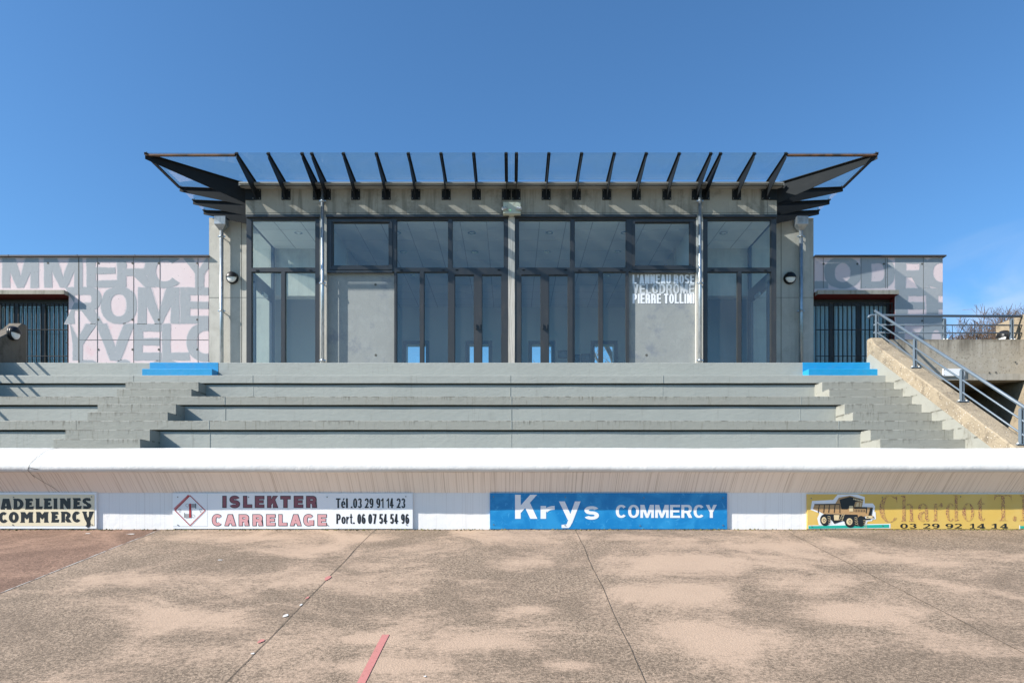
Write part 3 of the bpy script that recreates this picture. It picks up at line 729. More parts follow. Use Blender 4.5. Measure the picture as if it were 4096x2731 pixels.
pts = [(9.6, nose(9.6)-.5), (13.42, nose(13.42)-.5), (13.42, nose(13.42)+.02), (13.3, nose(13.3)+.17), (9.6, nose(9.6)+.17)]
q.prism_x(pts, XR-.006, XR+.01); q.build('painted_skirting', M['paint_grey_worn'], sw)
lw = slope_wall('lamp_wall', -10.4, -10.1, 9.42, 14.23, .42, 3.86, M['concrete_dark'], 'dark brown concrete side wall with a round lamp at the left end of the terrace')

rt = thing('terrace_wall', (8.7, 13.4, BASE), 'level concrete parapet with a dark passage beneath at the right end of the terrace', 'wall')
zt, zb2 = 3.356, PZ(1519, 13.4)
q = MB(); q.box(XR+.32, 10.1, 13.42, 13.62, PZ(1493, 13.4), zt); q.build('parapet', M['concrete_parapet'], rt)
q = MB(); q.box(XR+.32, 10.1, 13.412, 13.66, zb2, PZ(1493, 13.4)-.002); q.build('edge_beam', M['concrete'], rt)
q = MB(); q.box(XR+.32, 10.1, 13.66, DM, zb2+.02, FLOOR); q.build('floor_slab', M['concrete_tan'], rt)
q = MB(); q.prism_x([(9.4, BASE-.4), (14.23, BASE-.4), (14.23, 3.86), (12.6, 3.86), (12.6, nose(12.6)+.42), (9.4, nose(9.4)+.42)], 10.1, 10.4); q.box(10.1, 10.4, 14.23, DM, BASE-.4, FLOOR); q.build('side_wall', M['concrete_tan'], rt)
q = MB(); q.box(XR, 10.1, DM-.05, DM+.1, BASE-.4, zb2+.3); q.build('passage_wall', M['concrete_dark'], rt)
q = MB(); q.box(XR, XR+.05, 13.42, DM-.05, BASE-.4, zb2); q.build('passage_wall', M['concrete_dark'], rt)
for x, y in ((4063, 1448), (3959, 1490), (3985, 1489)):
    q = MB(); q.disc((PX(x, 13.4), 13.405, PZ(y, 13.4)), .02); q.build('tie_hole', M['groove'], rt)
ws_ = thing('wall_plate', (PX(3815, 13.38), 13.39, PZ(1504, 13.4)), 'blank white plate fixed to the concrete parapet behind the handrail', 'sign')
q = MB(); q.box(PX(3773, 13.38), PX(3860, 13.38), 13.38, 13.41, PZ(1503, 13.38), PZ(1474, 13.38)); q.build('plate', M['white'], ws_)
for x in (3777, 3856):
    for y in (1478, 1499):
        q = MB(); q.disc((PX(x, 13.38), 13.376, PZ(y, 13.38)), .008, n=8); q.build('screw', M['bolt'], ws_)

# ------------------------------------------------------------------ RAILINGS
def railing(name, pts, dirv, length_lo, length_hi, z0, label, slope, axis, h=(.515, .33, .145), top_ext=0):
    pass
hr = thing('handrail', (7.15, 13.35, nose(13.35)+.42), 'sloping blue grey steel handrail running down the concrete stair wall', 'railing', 'blue grey steel railings')
sl = RISE/G
def rail_pts(y0, y1, x, h): return [(x, y0, nose(y0)+.42+h), (x, y1, nose(y1)+.42+h)]
def post_flat(mb, x, y, z, h, ax):
    w, tt = .055, .006
    for s in (-1, 1):
        if ax == 'y':
            mb.prism_x([(y-w/2, z), (y+w/2, z), (y+w/2, z+h-.03), (y+.012, z+h), (y-.012, z+h), (y-w/2, z+h-.03)], x+s*.017-tt, x+s*.017+tt)
        else:
            mb.prism_y([(x-w/2, z), (x+w/2, z), (x+w/2, z+h-.03), (x+.012, z+h), (x-.012, z+h), (x-w/2, z+h-.03)], y+s*.017-tt, y+s*.017+tt)
def make_slope_rail(root, x, ylist, y0, y1):
    for y in ylist:
        zz = nose(y)+.42
        q = MB(); post_flat(q, x, y, zz-.01, .52, 'y'); q.box(x-.085, x+.085, y-.045, y+.045, zz-.012, zz+.004)
        p = q.build('post', M['rail'], root)
        for sx in (-.06, .06):
            q = MB(); q.tube([(x+sx, y-.02, zz), (x+sx, y-.02, zz+.022)], [.018, .012], n=8); q.build('bolt_cap', M['rail_bolt'], p)
    q = MB(); q.tube(rail_pts(y0, y1, x, .545), .024, n=14); q.build('top_rail', M['rail'], root)
    for h in (.345, .15):
        q = MB(); q.tube(rail_pts(y0, y1, x, h), .0135, n=10); q.build('mid_rail', M['rail'], root)
make_slope_rail(hr, 7.15, (13.35, 12.09, 10.83, 9.57), 13.42, 8.6)
gr = thing('guard_rail', (8.6, 13.5, zt), 'level blue grey steel guard rail on top of the concrete parapet', 'railing', 'blue grey steel railings')
for x in (8.565, 9.895):
    q = MB(); post_flat(q, x, 13.5, zt-.01, .45, 'y'); q.box(x-.05, x+.05, 13.43, 13.57, zt-.012, zt+.006); p = q.build('post', M['rail'], gr)
    for s in (-.04, .04):
        q = MB(); q.tube([(x+s*.8, 13.46, zt), (x+s*.8, 13.46, zt+.025)], [.018, .012], n=8); q.build('bolt_cap', M['rail_bolt'], p)
q = MB(); q.tube([(7.05, 13.48, 3.79), (7.07, 13.48, 3.83), (7.12, 13.48, 3.845), (10.15, 13.5, 3.83)], .025, n=14); q.build('top_rail', M['rail'], gr)
for z in (3.66, 3.505):
    q = MB(); q.tube([(7.16, 13.49, z), (10.1, 13.5, z-.005)], .0135, n=10); q.build('mid_rail', M['rail'], gr)
hl = thing('handrail', (-10.25, 13.2, nose(13.2)+.42), 'handrail beyond the left frame edge whose bars shade the left benches', 'railing', 'blue grey steel railings')
make_slope_rail(hl, -10.25, (13.2, 11.94, 10.68), 13.27, 8.9)

# ------------------------------------------------------------------ PAVILION
pv = thing('pavilion', (0, 18, FLOOR), 'central glazed concrete pavilion with a steel and glass canopy on the terrace', 'building')
PIERZ = PZ(871, DM)
def holes(mb, pts, d, r=.028):
    for x, y in pts: mb.disc((PX(x, d), d-.003, PZ(y, d)), r, n=12)
for s in (-1, 1):
    a, b = (5.9, 7.415)
    q = MB(); q.box(min(s*a, s*b), max(s*a, s*b), DM, DM+.3, 0, PIERZ)
    q.mi = 1
    xm = s*6.62; q.box(xm-.006, xm+.006, DM-.003, DM+.01, FLOOR, PIERZ-.05); q.box(min(s*a, s*b), max(s*a, s*b), DM-.003, DM+.01, PZ(1190, DM)-.004, PZ(1190, DM)+.004)
    q.build('side_pier', [M['concrete_pale'], M['groove']], pv)
for s in (-1, 1):
    q = MB(); q.box(min(s*7.415, s*7.115), max(s*7.415, s*7.115), DM+.3, 21.9, 0, PIERZ); q.build('side_wall', M['concrete'], pv)
# front beam
BT, BBZ = PZ(756, DB), PZ(860, DB)
q = MB(); q.box(-5.875, 5.875, DB, DB+.3, BBZ, BT+.12)
q.mi = 1
for x in (1016, 1660, 2020, 2100, 2420, 3070): q.box(PX(x, DB)-.003, PX(x, DB)+.003, DB-.003, DB+.01, BBZ+.01, BT)
q.box(-5.85, 5.85, DB-.003, DB+.01, PZ(851, DB)-.003, PZ(851, DB)+.003)
q.build('front_beam', [M['concrete_beam'], M['groove']], pv)
for a in (-5.875, 5.6):
    q = MB(); q.box(a, a+.275, DB+.3, DM, BBZ, BT+.12); q.build('side_beam', M['concrete_beam'], pv)
q = MB(); q.box(-5.6, 5.6, DB+.3, DM, 6.75, BT+.1); q.box(-7.1, 7.1, DM+.3, 21.6, 6.75, BT+.1); q.box(-5.9, 5.9, DM, DM+.3, 6.75, BT+.1); roof = q.build('roof', M['concrete'], pv)
q = MB(); q.box(PX(2033, DB), PX(2059, DB), DB+.002, DB+.3, FLOOR, BBZ)
q.build('centre_post', mat('striated_concrete', (.50, .47, .42), [dict(s=3, st=(30, 1, .5), lo=.5, hi=.62, a=.8, c=(.20, .18, .15), d=5)], rough=.85, bump=dict(s=3, st=(30, 1, .5), k=.4, dd=.01)), pv)
for a, b in ((1279, 1306), (2785, 2812)):
    q = MB(); q.box(PX(a, DB), PX(b, DB), DB+.002, DB+.3, FLOOR, BBZ); q.build('jamb_post', M['concrete_pale'], pv)
LETTER_D = 15.185
for k, (a, b) in enumerate(((1306, 1577), (2514, 2785))):
    q = MB(); q.box(PX(a, DB), PX(b, DB), 15.19, DB+.3, FLOOR, PZ(1087, DB)); q.mi = 1
    holes(q, ((1502, 1138), (1503, 1420)) if k == 0 else ((2586, 1420),), 15.19)
    cp = q.build('concrete_panel', [M['concrete_grey'], M['groove']], pv)
    if k == 1:
        for s, y0, y1, m, e in (("L'ANNEAU ROSE", 1097, 1135, 'letter_pale', 0), ("VELODROME", 1136, 1174, 'letter_grey', .001), ("PIERRE TOLLINI", 1174.5, 1213.5, 'white_letter', .0)):
            q = MB(); put_text(q, s, LETTER_D, 2530, 2777.5, y0, y1, w=.215, t=.15, gap=.085)
            q.build('lettering', M[m], cp, fix=False)
# frames and panes
FD0, FD1, PD = DB+.03, DB+.1, DB+.065
def window(name, o, gl, parent, m='pane', d0=FD0, d1=FD1, tilt=0):
    ox0, ox1, oy0, oy1 = o; gx0, gx1, gy0, gy1 = gl
    X = lambda x: PX(x, 15.14); Z = lambda y: PZ(y, 15.14)
    q = MB()
    q.box(X(ox0), X(gx0), d0, d1, Z(oy1), Z(oy0)); q.box(X(gx1), X(ox1), d0, d1, Z(oy1), Z(oy0))
    q.box(X(gx0), X(gx1), d0, d1, Z(gy0), Z(oy0)); q.box(X(gx0), X(gx1), d0, d1, Z(oy1), Z(gy1))
    # glazing bead
    b = .012
    for (u0, u1, w0, w1) in ((X(gx0), X(gx0)+b, Z(gy1), Z(gy0)), (X(gx1)-b, X(gx1), Z(gy1), Z(gy0))): q.box(u0, u1, d0+.014, d1, w0, w1)
    for (w0, w1) in ((Z(gy0)-b, Z(gy0)), (Z(gy1), Z(gy1)+b)): q.box(X(gx0)+b, X(gx1)-b, d0+.014, d1, w0, w1)
    fr = q.build(name, M['frame'], parent)
    q = MB(); y = (d0+d1)/2+.01
    q.poly([(X(gx0), y, Z(gy1)), (X(gx1), y, Z(gy1)), (X(gx1), y+tilt, Z(gy0)), (X(gx0), y+tilt, Z(gy0))])
    q.build('pane', M[m], fr)
    return fr
def mir(t): return (4091-t[1], 4091-t[0], t[2], t[3])
def both(name, o, gl, **k):
    r = [window(name, o, gl, pv, **k), window(name, mir(o), mir(gl), pv, **k)]
    return r
both('window', (986, 1279, 869, 1080), (1006, 1262.5, 879, 1072))
both('window', (986, 1133, 1080, 1522), (1006, 1126, 1087, 1512))
both('window', (1133, 1279, 1080, 1522), (1140, 1262.5, 1087, 1512))
both('sash_window', (1306, 1577, 869, 1087), (1331, 1556, 889, 1063))
both('window', (1577, 1801, 869, 1080), (1585.7, 1794, 879, 1072))
both('window', (1801, 2033, 869, 1080), (1808, 2017, 879, 1072))
both('window', (1577, 1688, 1080, 1522), (1585.7, 1680.6, 1087, 1512))
both('window', (1688, 1801, 1080, 1522), (1695, 1794, 1087, 1512))
for o, gl in (((1801, 1912, 1080, 1520), (1818, 1897, 1099, 1500)), ((1912, 2033, 1080, 1520), (1927, 2007, 1099, 1500))):
    for dr in both('glass_door', o, gl, d0=FD0-.012):
        pass
for a, b in ((986, 1279), (1306, 2033), (2058, 2785), (2812, 3105)):
    q = MB(); q.box(PX(a, DB)-.01, PX(b, DB)+.01, DB-.03, DB+.06, PZ(869.5, DB), BBZ-.002); q.build('head_flashing', M['frame'], pv)
for a, b in ((1306, 1569), (2522, 2785)):   # sash casement rims and sill ledges stand proud of the frame
    q = MB()
    X0, X1 = PX(a, DB), PX(b, DB)
    for (u0, u1, y0, y1) in ((X0+.06, X0+.105, 1076, 880), (X1-.05, X1-.005, 1076, 880)): q.box(u0, u1, FD0-.018, FD0-.001, PZ(y0, DB), PZ(y1, DB))
    for y0, y1 in ((886, 878), (1077, 1067)): q.box(X0+.105, X1-.05, FD0-.018, FD0-.001, PZ(y0, DB), PZ(y1, DB))
    q.box(X0, X1, FD0-.03, FD0-.001, PZ(1090, DB), PZ(1081, DB))
    q.build('sash_rim', M['frame'], pv)
for a in (1027, 1240, 1340, 1545, 1605, 1773, 1828, 1996):
    for x in (a, 4091-a):
        q = MB(); q.box(PX(x, DB)-.03, PX(x, DB)+.03, FD0-.012, FD0-.001, PZ(1081.5, DB), PZ(1077, DB)); q.build('drain_cap', M['black'], pv)
for x in (1904, 1920, 4091-1904, 4091-1920):
    q = MB(); q.box(PX(x, DB)-.008, PX(x, DB)+.008, FD0-.06, FD0-.013, 4.0, 4.12); q.build('door_handle', M['frame'], pv)
# side glazing of the bay
for s in (-1, 1):
    x = s*5.86
    q = MB()
    xa, xb = min(x, x-s*.06), max(x, x-s*.06)
    for y0, y1 in ((DB+.1, DB+.17), (DM-.1, DM-.001)): q.box(xa, xb, y0, y1, FLOOR, BBZ)
    q.box(xa, xb, DB+.17, DM-.1, BBZ-.1, BBZ); q.box(xa, xb, DB+.17, DM-.1, 5.17, 5.36)
    q.box(xa, xb, DB+.36, DB+.43, FLOOR, 5.17); q.box(xa, xb, DM-.22, DM-.1, FLOOR, 5.17); q.box(xa, xb, DB+.43, DM-.22, 5.05, 5.17); q.box(xa, xb, DB+.43, DM-.22, FLOOR, FLOOR+.12)
    f = q.build('side_window', M['frame'], pv)
    q = MB(); xx = x-s*.03
    q.poly([(xx, DB+.17, 5.36), (xx, DM-.1, 5.36), (xx, DM-.1, BBZ-.1), (xx, DB+.17, BBZ-.1)])
    q.poly([(xx, DB+.17, FLOOR), (xx, DB+.36, FLOOR), (xx, DB+.36, 5.17), (xx, DB+.17, 5.17)])
    q.poly([(xx, DB+.43, FLOOR+.12), (xx, DM-.22, FLOOR+.12), (xx, DM-.22, 5.05), (xx, DB+.43, 5.05)])
    q.build('pane', M['pane_side'], f)
    q = MB(); q.box(x-s*.09-.02, x-s*.09+.02, DB+.75, DB+1.05, 5.0, 5.07); q.build('door_closer', M['galv'], f)
# interior
CEIL = 6.42
q = MB(); q.box(-5.8, 5.8, DB+.12, DM+.02, CEIL, CEIL+.05); q.box(-7.1, 7.1, DM+.3, 21.6, CEIL, CEIL+.05)
q.box(-4.0, 4.0, DM+.02, DM+.3, CEIL, CEIL+.05)
q.mi = 1
k = 0
for i in range(-9, 10):
    x = .04+i*.592
    q.box(x-.009, x+.009, DB+.12, 21.6 if abs(x) < 4 else DM, CEIL-.004, CEIL+.001)
for i in range(10):
    y = 15.62+i*.64
    q.box(-5.8 if y < DM else -4.0, 5.8 if y < DM else 4.0, y-.003, y+.003, CEIL-.003, CEIL+.001)
q.build('ceiling', [M['ceiling'], M['seam']], pv)
q = MB(); q.box(-5.85, 5.85, DB+.12, DM, FLOOR-.02, FLOOR+.01); q.box(-7.1, 7.1, DM, 21.6, FLOOR-.02, FLOOR+.008); q.build('interior_floor', M['inner_floor'], pv)
LZ = PZ(1182, DM)
for s in (-1, 1):
    q = MB()
    q.box(min(s*4.15, s*5.9), max(s*4.15, s*5.9), DM+.02, DM+.3, LZ, 6.75)          # lobby back wall above its opening
    q.build('lintel_wall', M['concrete_pale'], pv)
    q = MB(); q.box(min(s*4.15, s*4.0), max(s*4.15, s*4.0), DM+.02, 21.6, FLOOR, 6.75); q.build('partition_wall', M['concrete_pale'], pv)
    q = MB(); q.box(min(s*4.15, s*4.05), max(s*4.15, s*4.05), DB+.3, DM+.02, FLOOR, 6.75); q.build('lobby_wall', M['inner_wall'], pv)
    q = MB(); q.box(min(s*4.15, s*7.1), max(s*4.15, s*7.1), 18.6, 18.7, FLOOR, CEIL); q.build('corridor_wall', M['inner_wall'], pv)
DH = 21.6
ops = [(PX(a, DH), PX(b, DH)) for a, b in ((1626, 1703), (1877, 1954), (2128, 2206), (2378, 2455))]
OPZ = PZ(1378, DH)
q = MB(); e = -7.4
for a, b in ops + [(7.4, None)]:
    q.box(e, a, DH, DH+.3, 0, PIERZ-.05); e = b
for a, b in ops: q.box(a, b, DH, DH+.3, OPZ, PIERZ-.05)
q.build('back_wall', M['inner_wall'], pv)
for a, b in ops:
    q = MB(); w = .115
    q.box(a-w, a, DH-.04, DH-.001, FLOOR, OPZ+w); q.box(b, b+w, DH-.04, DH-.001, FLOOR, OPZ+w); q.box(a, b, DH-.04, DH-.001, OPZ, OPZ+w)
    f = q.build('back_door', M['frame'], pv)
    q = MB(); q.poly([(a, DH+.1, FLOOR), (b, DH+.1, FLOOR), (b, DH+.1, OPZ), (a, DH+.1, OPZ)]); q.build('pane', M['pane_side'], f)
for x, y in ((1193.6, 931), (1589, 931), (1613, 1007.5), (1887.7, 931), (1898, 1007.5), (1653, 1101), (1880, 1101), (2197.7, 930), (2497.5, 931), (2187.7, 1006), (2471, 1006), (2431, 1101), (2220, 1101), (2893.5, 931)):
    d = CEIL*F/(2040-y); X = PX(x, d)
    q = MB()
    v, f = [], []
    n = 18
    for k in range(n):
        a = 2*math.pi*k/n
        v += [(X+.092*math.cos(a), d+.092*math.sin(a), CEIL-.006), (X+.07*math.cos(a), d+.07*math.sin(a), CEIL-.012), (X+.045*math.cos(a), d+.045*math.sin(a), CEIL-.008)]
    for k in range(n):
        j = (k+1) % n
        f += [(3*k, 3*j, 3*j+1, 3*k+1), (3*k+1, 3*j+1, 3*j+2, 3*k+2)]
    q.add(v, f, True)
    dl = q.build('ceiling_light', M['chrome'], pv)
    q = MB(); q.disc((X, d, CEIL-.0075), .046, axis='z'); q.build('lens', M['lens'], dl)
for k, (a, b, y0, y1, lb) in enumerate(((2232, 2269, 1402, 1433, 'small framed picture high on the back wall'), (2297, 2319, 1418, 1446, 'narrow framed picture beside a wider one on the back wall'), (2323, 2360, 1416, 1446, 'wide framed picture low on the back wall near the rear window'))):
    fp = thing('framed_picture', (PX((a+b)/2, DH), DH-.02, PZ(y1, DH)), lb+' behind the glass', 'picture', 'pictures on the back wall')
    q = MB(); X0, X1, Z0, Z1 = PX(a, DH), PX(b, DH), PZ(y1, DH), PZ(y0, DH)
    for u in ((X0, X0+.02, Z0, Z1), (X1-.02, X1, Z0, Z1)): q.box(u[0], u[1], DH-.04, DH-.002, u[2], u[3])
    for u in ((Z0, Z0+.02), (Z1-.02, Z1)): q.box(X0+.02, X1-.02, DH-.04, DH-.002, u[0], u[1])
    q.build('frame', M['black'], fp)
    q = MB(); q.box(X0+.02, X1-.02, DH-.02, DH-.004, Z0+.02, Z1-.02); q.build('print', M['paper'], fp)

# ------------------------------------------------------------------ CANOPY (part of the pavilion)
DT = 13.98
ZT, ZR = 7.29, 7.20
TX = 7.50
q = MB()
q.mi = 0
q.box(-5.95, 5.95, 14.93, DB-.001, BT+.002, PZ(742, 14.93)); q.box(-5.95, 5.95, 14.90, 14.93, BT+.03, PZ(729, 14.9)); q.box(-5.95, 5.95, 14.93, 14.95, PZ(742, 14.93), PZ(727, 14.93))
canopy = q.build('canopy', M['zinc'], pv, label='zinc gutter carrying the outward tilted glass canopy')
def rib(p0, p1, h0, h1, plate=True, w=.075, tk=.012):
    """p0 root (x,y,ztop) at the wall, p1 tip; web height h0 at the root and h1 at the tip"""
    p0, p1 = Vector(p0), Vector(p1)
    d = (p1-p0); dh = Vector((d.x, d.y, 0)).normalized(); n = Vector((-dh.y, dh.x, 0))
    q = MB()
    a = [p0, p1, p1-Vector((0, 0, h1)), p1-dh*.04-Vector((0, 0, h1+.012)), p0-Vector((0, 0, h0))]
    L = [x+n*tk/2 for x in a]; Rr = [x-n*tk/2 for x in a]; m = len(a)
    q.add(L+Rr, [tuple(range(m)), tuple(range(2*m-1, m-1, -1))]+[(i, m+i, m+(i+1) % m, (i+1) % m) for i in range(m)])
    up = Vector((0, 0, .012))
    e = p1+dh*.015; r0 = p0
    q.hexa([r0+n*w/2, e+n*w/2, e-n*w/2, r0-n*w/2], [r0+n*w/2+up, e+n*w/2+up, e-n*w/2+up, r0-n*w/2+up])
    # glass clip at the tip
    q.tube([p1-dh*.03+up, p1-dh*.03+up*4.2], .009, n=6); q.box(p1.x-.03, p1.x+.03, p1.y+.005, p1.y+.05, p1.z+.03, p1.z+.04)
    q.mi = 1
    if plate:
        b = p0
        q.mi = 0; q.box(b.x-.098, b.x+.098, DB-.014, DB-.001, 6.855, 7.088); q.mi = 1
        for sx in (-.074, .074):
            for zz in (6.882, 7.06): q.tube([(b.x+sx, DB-.014, zz), (b.x+sx, DB-.032, zz)], .012, n=6, smooth=False)
    q.build('rib', [M['steel'], M['bolt']], canopy)
for x in (.106, .77, 1.44, 2.11, 2.765, 3.44, 4.088, 4.288, 4.98, 5.63):
    for s in (-1, 1): rib((s*x, DB-.012, ZR), (s*x, DT, ZT), .33, .085, w=.07)
for s in (-1, 1):
    rib((s*5.88, DB-.01, ZR), (s*TX, DT, ZT), .42, .10, plate=False, w=.09)
    for y in (15.44, 16.09, 16.64): rib((s*5.88, y, ZR+.02), (s*TX, y, ZT), .36, .085, plate=False, w=.08)
    q = MB(); q.box(min(s*5.88, s*5.70), max(s*5.88, s*5.70), DB-.016, DB-.0015, 6.85, 7.09); q.build('corner_plate', M['steel'], canopy)
    a, b = s*5.66, s*TX
    q = MB(); q.box(min(a, b), max(a, b), DT-.01, DT+.045, ZT-.035, ZT-.002); q.build('edge_bar', M['rust'], canopy)
    q = MB(); q.box(min(s*(TX-.045), s*(TX+.01)), max(s*(TX-.045), s*(TX+.01)), DT+.05, 15.40, ZT-.035, ZT-.002); q.build('edge_bar', M['steel'], canopy)
GZ, GT = .018, .012
def gpane(pts):
    q = MB(); n = len(pts); v = [Vector(p) for p in pts]
    q.add([p for p in v], [tuple(range(n))])
    q.build('glass_pane', M['canopy_glass'], canopy)
for a, b in ((-5.63, -4.19), (-4.185, -.002), (.002, 4.185), (4.19, 5.63)):
    gpane([(a, DT-.02, ZT+GZ), (b, DT-.02, ZT+GZ), (b, DB-.14, ZR+GZ+.012), (a, DB-.14, ZR+GZ+.012)])
for s in (-1, 1):
    gpane([(s*5.635, DT-.02, ZT+GZ), (s*(TX+.02), DT-.02, ZT+GZ), (s*5.9, DB-.14, ZR+GZ+.012), (s*5.635, DB-.14, ZR+GZ+.012)])
    gpane([(s*(TX+.02), DT-.02, ZT+GZ), (s*(TX+.02), 15.44, ZT+GZ), (s*5.9, 15.44, ZR+GZ+.02), (s*5.9, DB-.14, ZR+GZ+.012)])
    gpane([(s*(TX+.02), 15.445, ZT+GZ), (s*(TX+.02), 16.72, ZT+GZ), (s*5.9, 16.72, ZR+GZ+.02), (s*5.9, 15.445, ZR+GZ+.02)])
for s in (-1, 1):
    q = MB(); q.box(min(s*5.88, s*6.05), max(s*5.88, s*6.05), DB-.1, DM-.001, BT+.03, BT+.11); q.build('side_gutter', M['zinc'], canopy)

# ------------------------------------------------------------------ WINGS
def clipbox(c): return c
def wing(label, x0, x1, ox0, ox1, joints, hz, ties, letters, side):
    o = thing('wing_building', ((x0+x1)/2, 18.5, FLOOR), label, 'building', 'low wings beside the pavilion')
    top = PZ(1029, DM); hd = PZ(1176, DM-.17)
    q = MB()
    if ox0 > x0+.05: q.box(x0, ox0, DM, DM+.3, 0, top)
    q.box(ox1, x1, DM, DM+.3, 0, top); q.box(max(x0, ox0), ox1, DM, DM+.3, hd+.1, top)
    q.box(x0, x0+.2, DM+.3, 21.4, 0, top); q.box(x1-.2, x1, DM+.3, 21.4, 0, top); q.box(x0+.2, x1-.2, 21.2, 21.4, 0, top)
    q.box(x0+.2, x1-.2, DM+.3, 21.2, top-.25, top-.02)
    q.mi = 1
    for x in joints:
        w = .013 if x == 315 else .005
        X = PX(x, DM)
        q.box(X-w, X+w, DM-.0056, DM+.01, hd+.2 if ox0 < X < ox1 else FLOOR, top-.01)
    for a, b, y in hz: q.box(PX(a, DM), PX(b, DM), DM-.0054, DM+.01, PZ(y, DM)-.004, PZ(y, DM)+.004)
    for x, y in ties: q.disc((PX(x, DM), DM-.006, PZ(y, DM)), .027, n=12)
    wl = q.build('wall', [M['mural_pink'], M['groove']], o)
    for row in letters:
        q = MB(); ed = MB()
        for n_, (ch, a, b, y0, y1) in enumerate(row):
            clip = (x0+.01, x1-.01, top-.02)
            sw_ = (.265 if side < 0 else .34)*min(1, (b-a)/(y1-y0)*1.15)
            put_text(ed, ch, DM-.0012-.0002*n_, a-3, b+3, y0-3, y1+3, w=sw_+.03, t=.235, jitter=.016, clip=clip)
            put_text(q, ch, DM-.0034-.0002*n_, a, b, y0, y1, w=sw_, t=.205, jitter=.012, clip=clip)
        for z in (q, ed):                                    # cut the letters away over the doorway and its slab
            keep = [i for i, f in enumerate(z.f) if not (ox0-.0 < sum(z.v[k][0] for k in f)/len(f) < ox1 and sum(z.v[k][2] for k in f)/len(f) < hd+.12)]
            z.f = [z.f[i] for i in keep]; z.m = [z.m[i] for i in keep]; z.s = [z.s[i] for i in keep]
        ed.build('letter_outline', M['mural_edge'], wl, fix=False)
        q.build('lettering', M['mural_grey'], wl, fix=False)
    q = MB(); q.box(x0-.05 if side < 0 else x0+.005, x1+.05 if side > 0 else x1+.03, DM-.07, DM+.3, top+.001, PZ(1019, DM-.07)); q.build('roof_coping', M['coping'], o)
    if side < 0:
        for x in (40, 315, 545):
            q = MB(); q.box(PX(x, DM)-.006, PX(x, DM)+.006, DM-.074, DM+.2, top, PZ(1017.5, DM-.07)); q.build('coping_joint', M['coping'], o)
    q = MB(); q.box(ox0+.01, ox1-.002, DM-.17, DM-.001, hd, hd+.1); q.mi = 1; q.box(ox0+.01, ox1-.002, DM-.168, DM+.3, hd-.004, hd-.001)
    q.box(ox1-.008, ox1-.004, DM+.004, DM+.3, FLOOR, hd-.005); q.box(ox0+.012, ox1-.01, DM+.001, DM+.3, hd, hd+.1)
    q.build('door_slab', [M['concrete_beam'], M['red_soffit']], o)
    # glazed door set with blinds behind the bars
    q = MB(); D2 = DM+.26; hz0 = hd-.16
    xs_ = [ox0, ox0+(ox1-ox0)*.26, ox0+(ox1-ox0)*.61, ox1-.03]
    for x in xs_: q.box(x-.045, x+.07, D2-.03, D2+.05, FLOOR, hz0)
    q.box(ox0, ox1, D2-.032, D2+.05, hz0, hd-.01)
    dr = q.build('door', M['frame'], o)
    q = MB(); q.box(ox0, ox1, D2+.02, D2+.03, FLOOR, hz0); q.build('blind', M['curtain'], dr)
    q = MB(); q.poly([(ox0, D2, FLOOR), (ox1, D2, FLOOR), (ox1, D2, hz0), (ox0, D2, hz0)]); q.build('pane', M['pane'], dr)
    q = MB(); n = int((ox1-ox0-.1)/.11); y = DM+.06; gz = PZ(1208, DM)
    for k in range(n+1):
        x = ox0+.06+k*.11
        q.box(x-.005, x+.005, y-.02, y+.02, FLOOR+.05, gz-.02)
    for z in (gz-.01, PZ(1316, DM), PZ(1422, DM)): q.box(ox0+.05, ox0+.07+n*.11, y-.024, y+.024, z-.006, z+.006)
    for z in (PZ(1243, DM), PZ(1368, DM)): q.box(ox1-.1, ox1-.005, y-.015, y+.015, z-.01, z+.01)
    q.build('bar_grille', M['bars'], o)
    return o
s1 = 1100/1875
A = lambda ch, a, b, y0, y1: (ch, a*s1, b*s1, 560+y0*s1, 560+y1*s1)
wing('low pink and grey lettered concrete wing left of the pavilion with barred doorway', -17.5, -7.425, -12.85, -10.86,
     (315, 389, 534, 639.5, 792), ((315, 833, 1359),),
     [(x, y) for x in (393, 530, 635, 789) for y in (1052.5, 1278.5, 1397.6)] + [(192, 1052)],
     [[A('O', -330, -10, 775, 1010), A('M', 15, 262, 780, 1005), A('M', 300, 560, 780, 1005), A('E', 590, 800, 780, 1003), A('R', 800, 1060, 780, 1003), A('C', 1000, 1250, 775, 1008), A('Y', 1230, 1490, 780, 1003)],
      [A('R', 440, 700, 1003, 1250), A('O', 688, 932, 1000, 1252), A('M', 940, 1222, 1005, 1250), A('E', 1228, 1460, 1005, 1250)],
      [A('Y', 400, 660, 1253, 1500), A('V', 655, 915, 1253, 1500), A('E', 915, 1100, 1253, 1500), A('L', 1105, 1290, 1253, 1500), A('O', 1272, 1530, 1248, 1508)],
      [A('D', 545, 700, 1500, 1740), A('O', 760, 920, 1498, 1740), A('O', 990, 1260, 1498, 1740)]], -1)
s5 = 560/1909
B = lambda ch, a, b, y0, y1: (ch, 3240+a*s5, 3240+b*s5, 1000+y0*s5, 1000+y1*s5)
wing('low pink and grey lettered concrete wing right of the pavilion with barred doorway', 7.425, PX(3771, DM), 7.44, 9.42,
     (3293, 3444, 3541, 3549, 3693), (), [(x, 1055.7) for x in (3294, 3429, 3535, 3688)] + [(3688, 1283)],
     [[B('L', -210, 242, 60, 520), B('O', 192, 700, 95, 520), B('D', 690, 1158, 95, 515), B('R', 1160, 1640, 95, 518), B('O', 1530, 2060, 90, 520)],
      [B('E', 1168, 1592, 520, 1002), B('E', 1588, 1990, 520, 1002), B('M', 780, 1180, 520, 1002)],
      [B('O', 1480, 1960, 990, 1480), B('L', 1165, 1480, 1000, 1480)]], 1)
vt = thing('wall_vent', (PX(3772, DM)+.05, DM+.5, PZ(1095, DM)), 'small dark metal bracket box on the far edge of the right wing wall', 'vent')
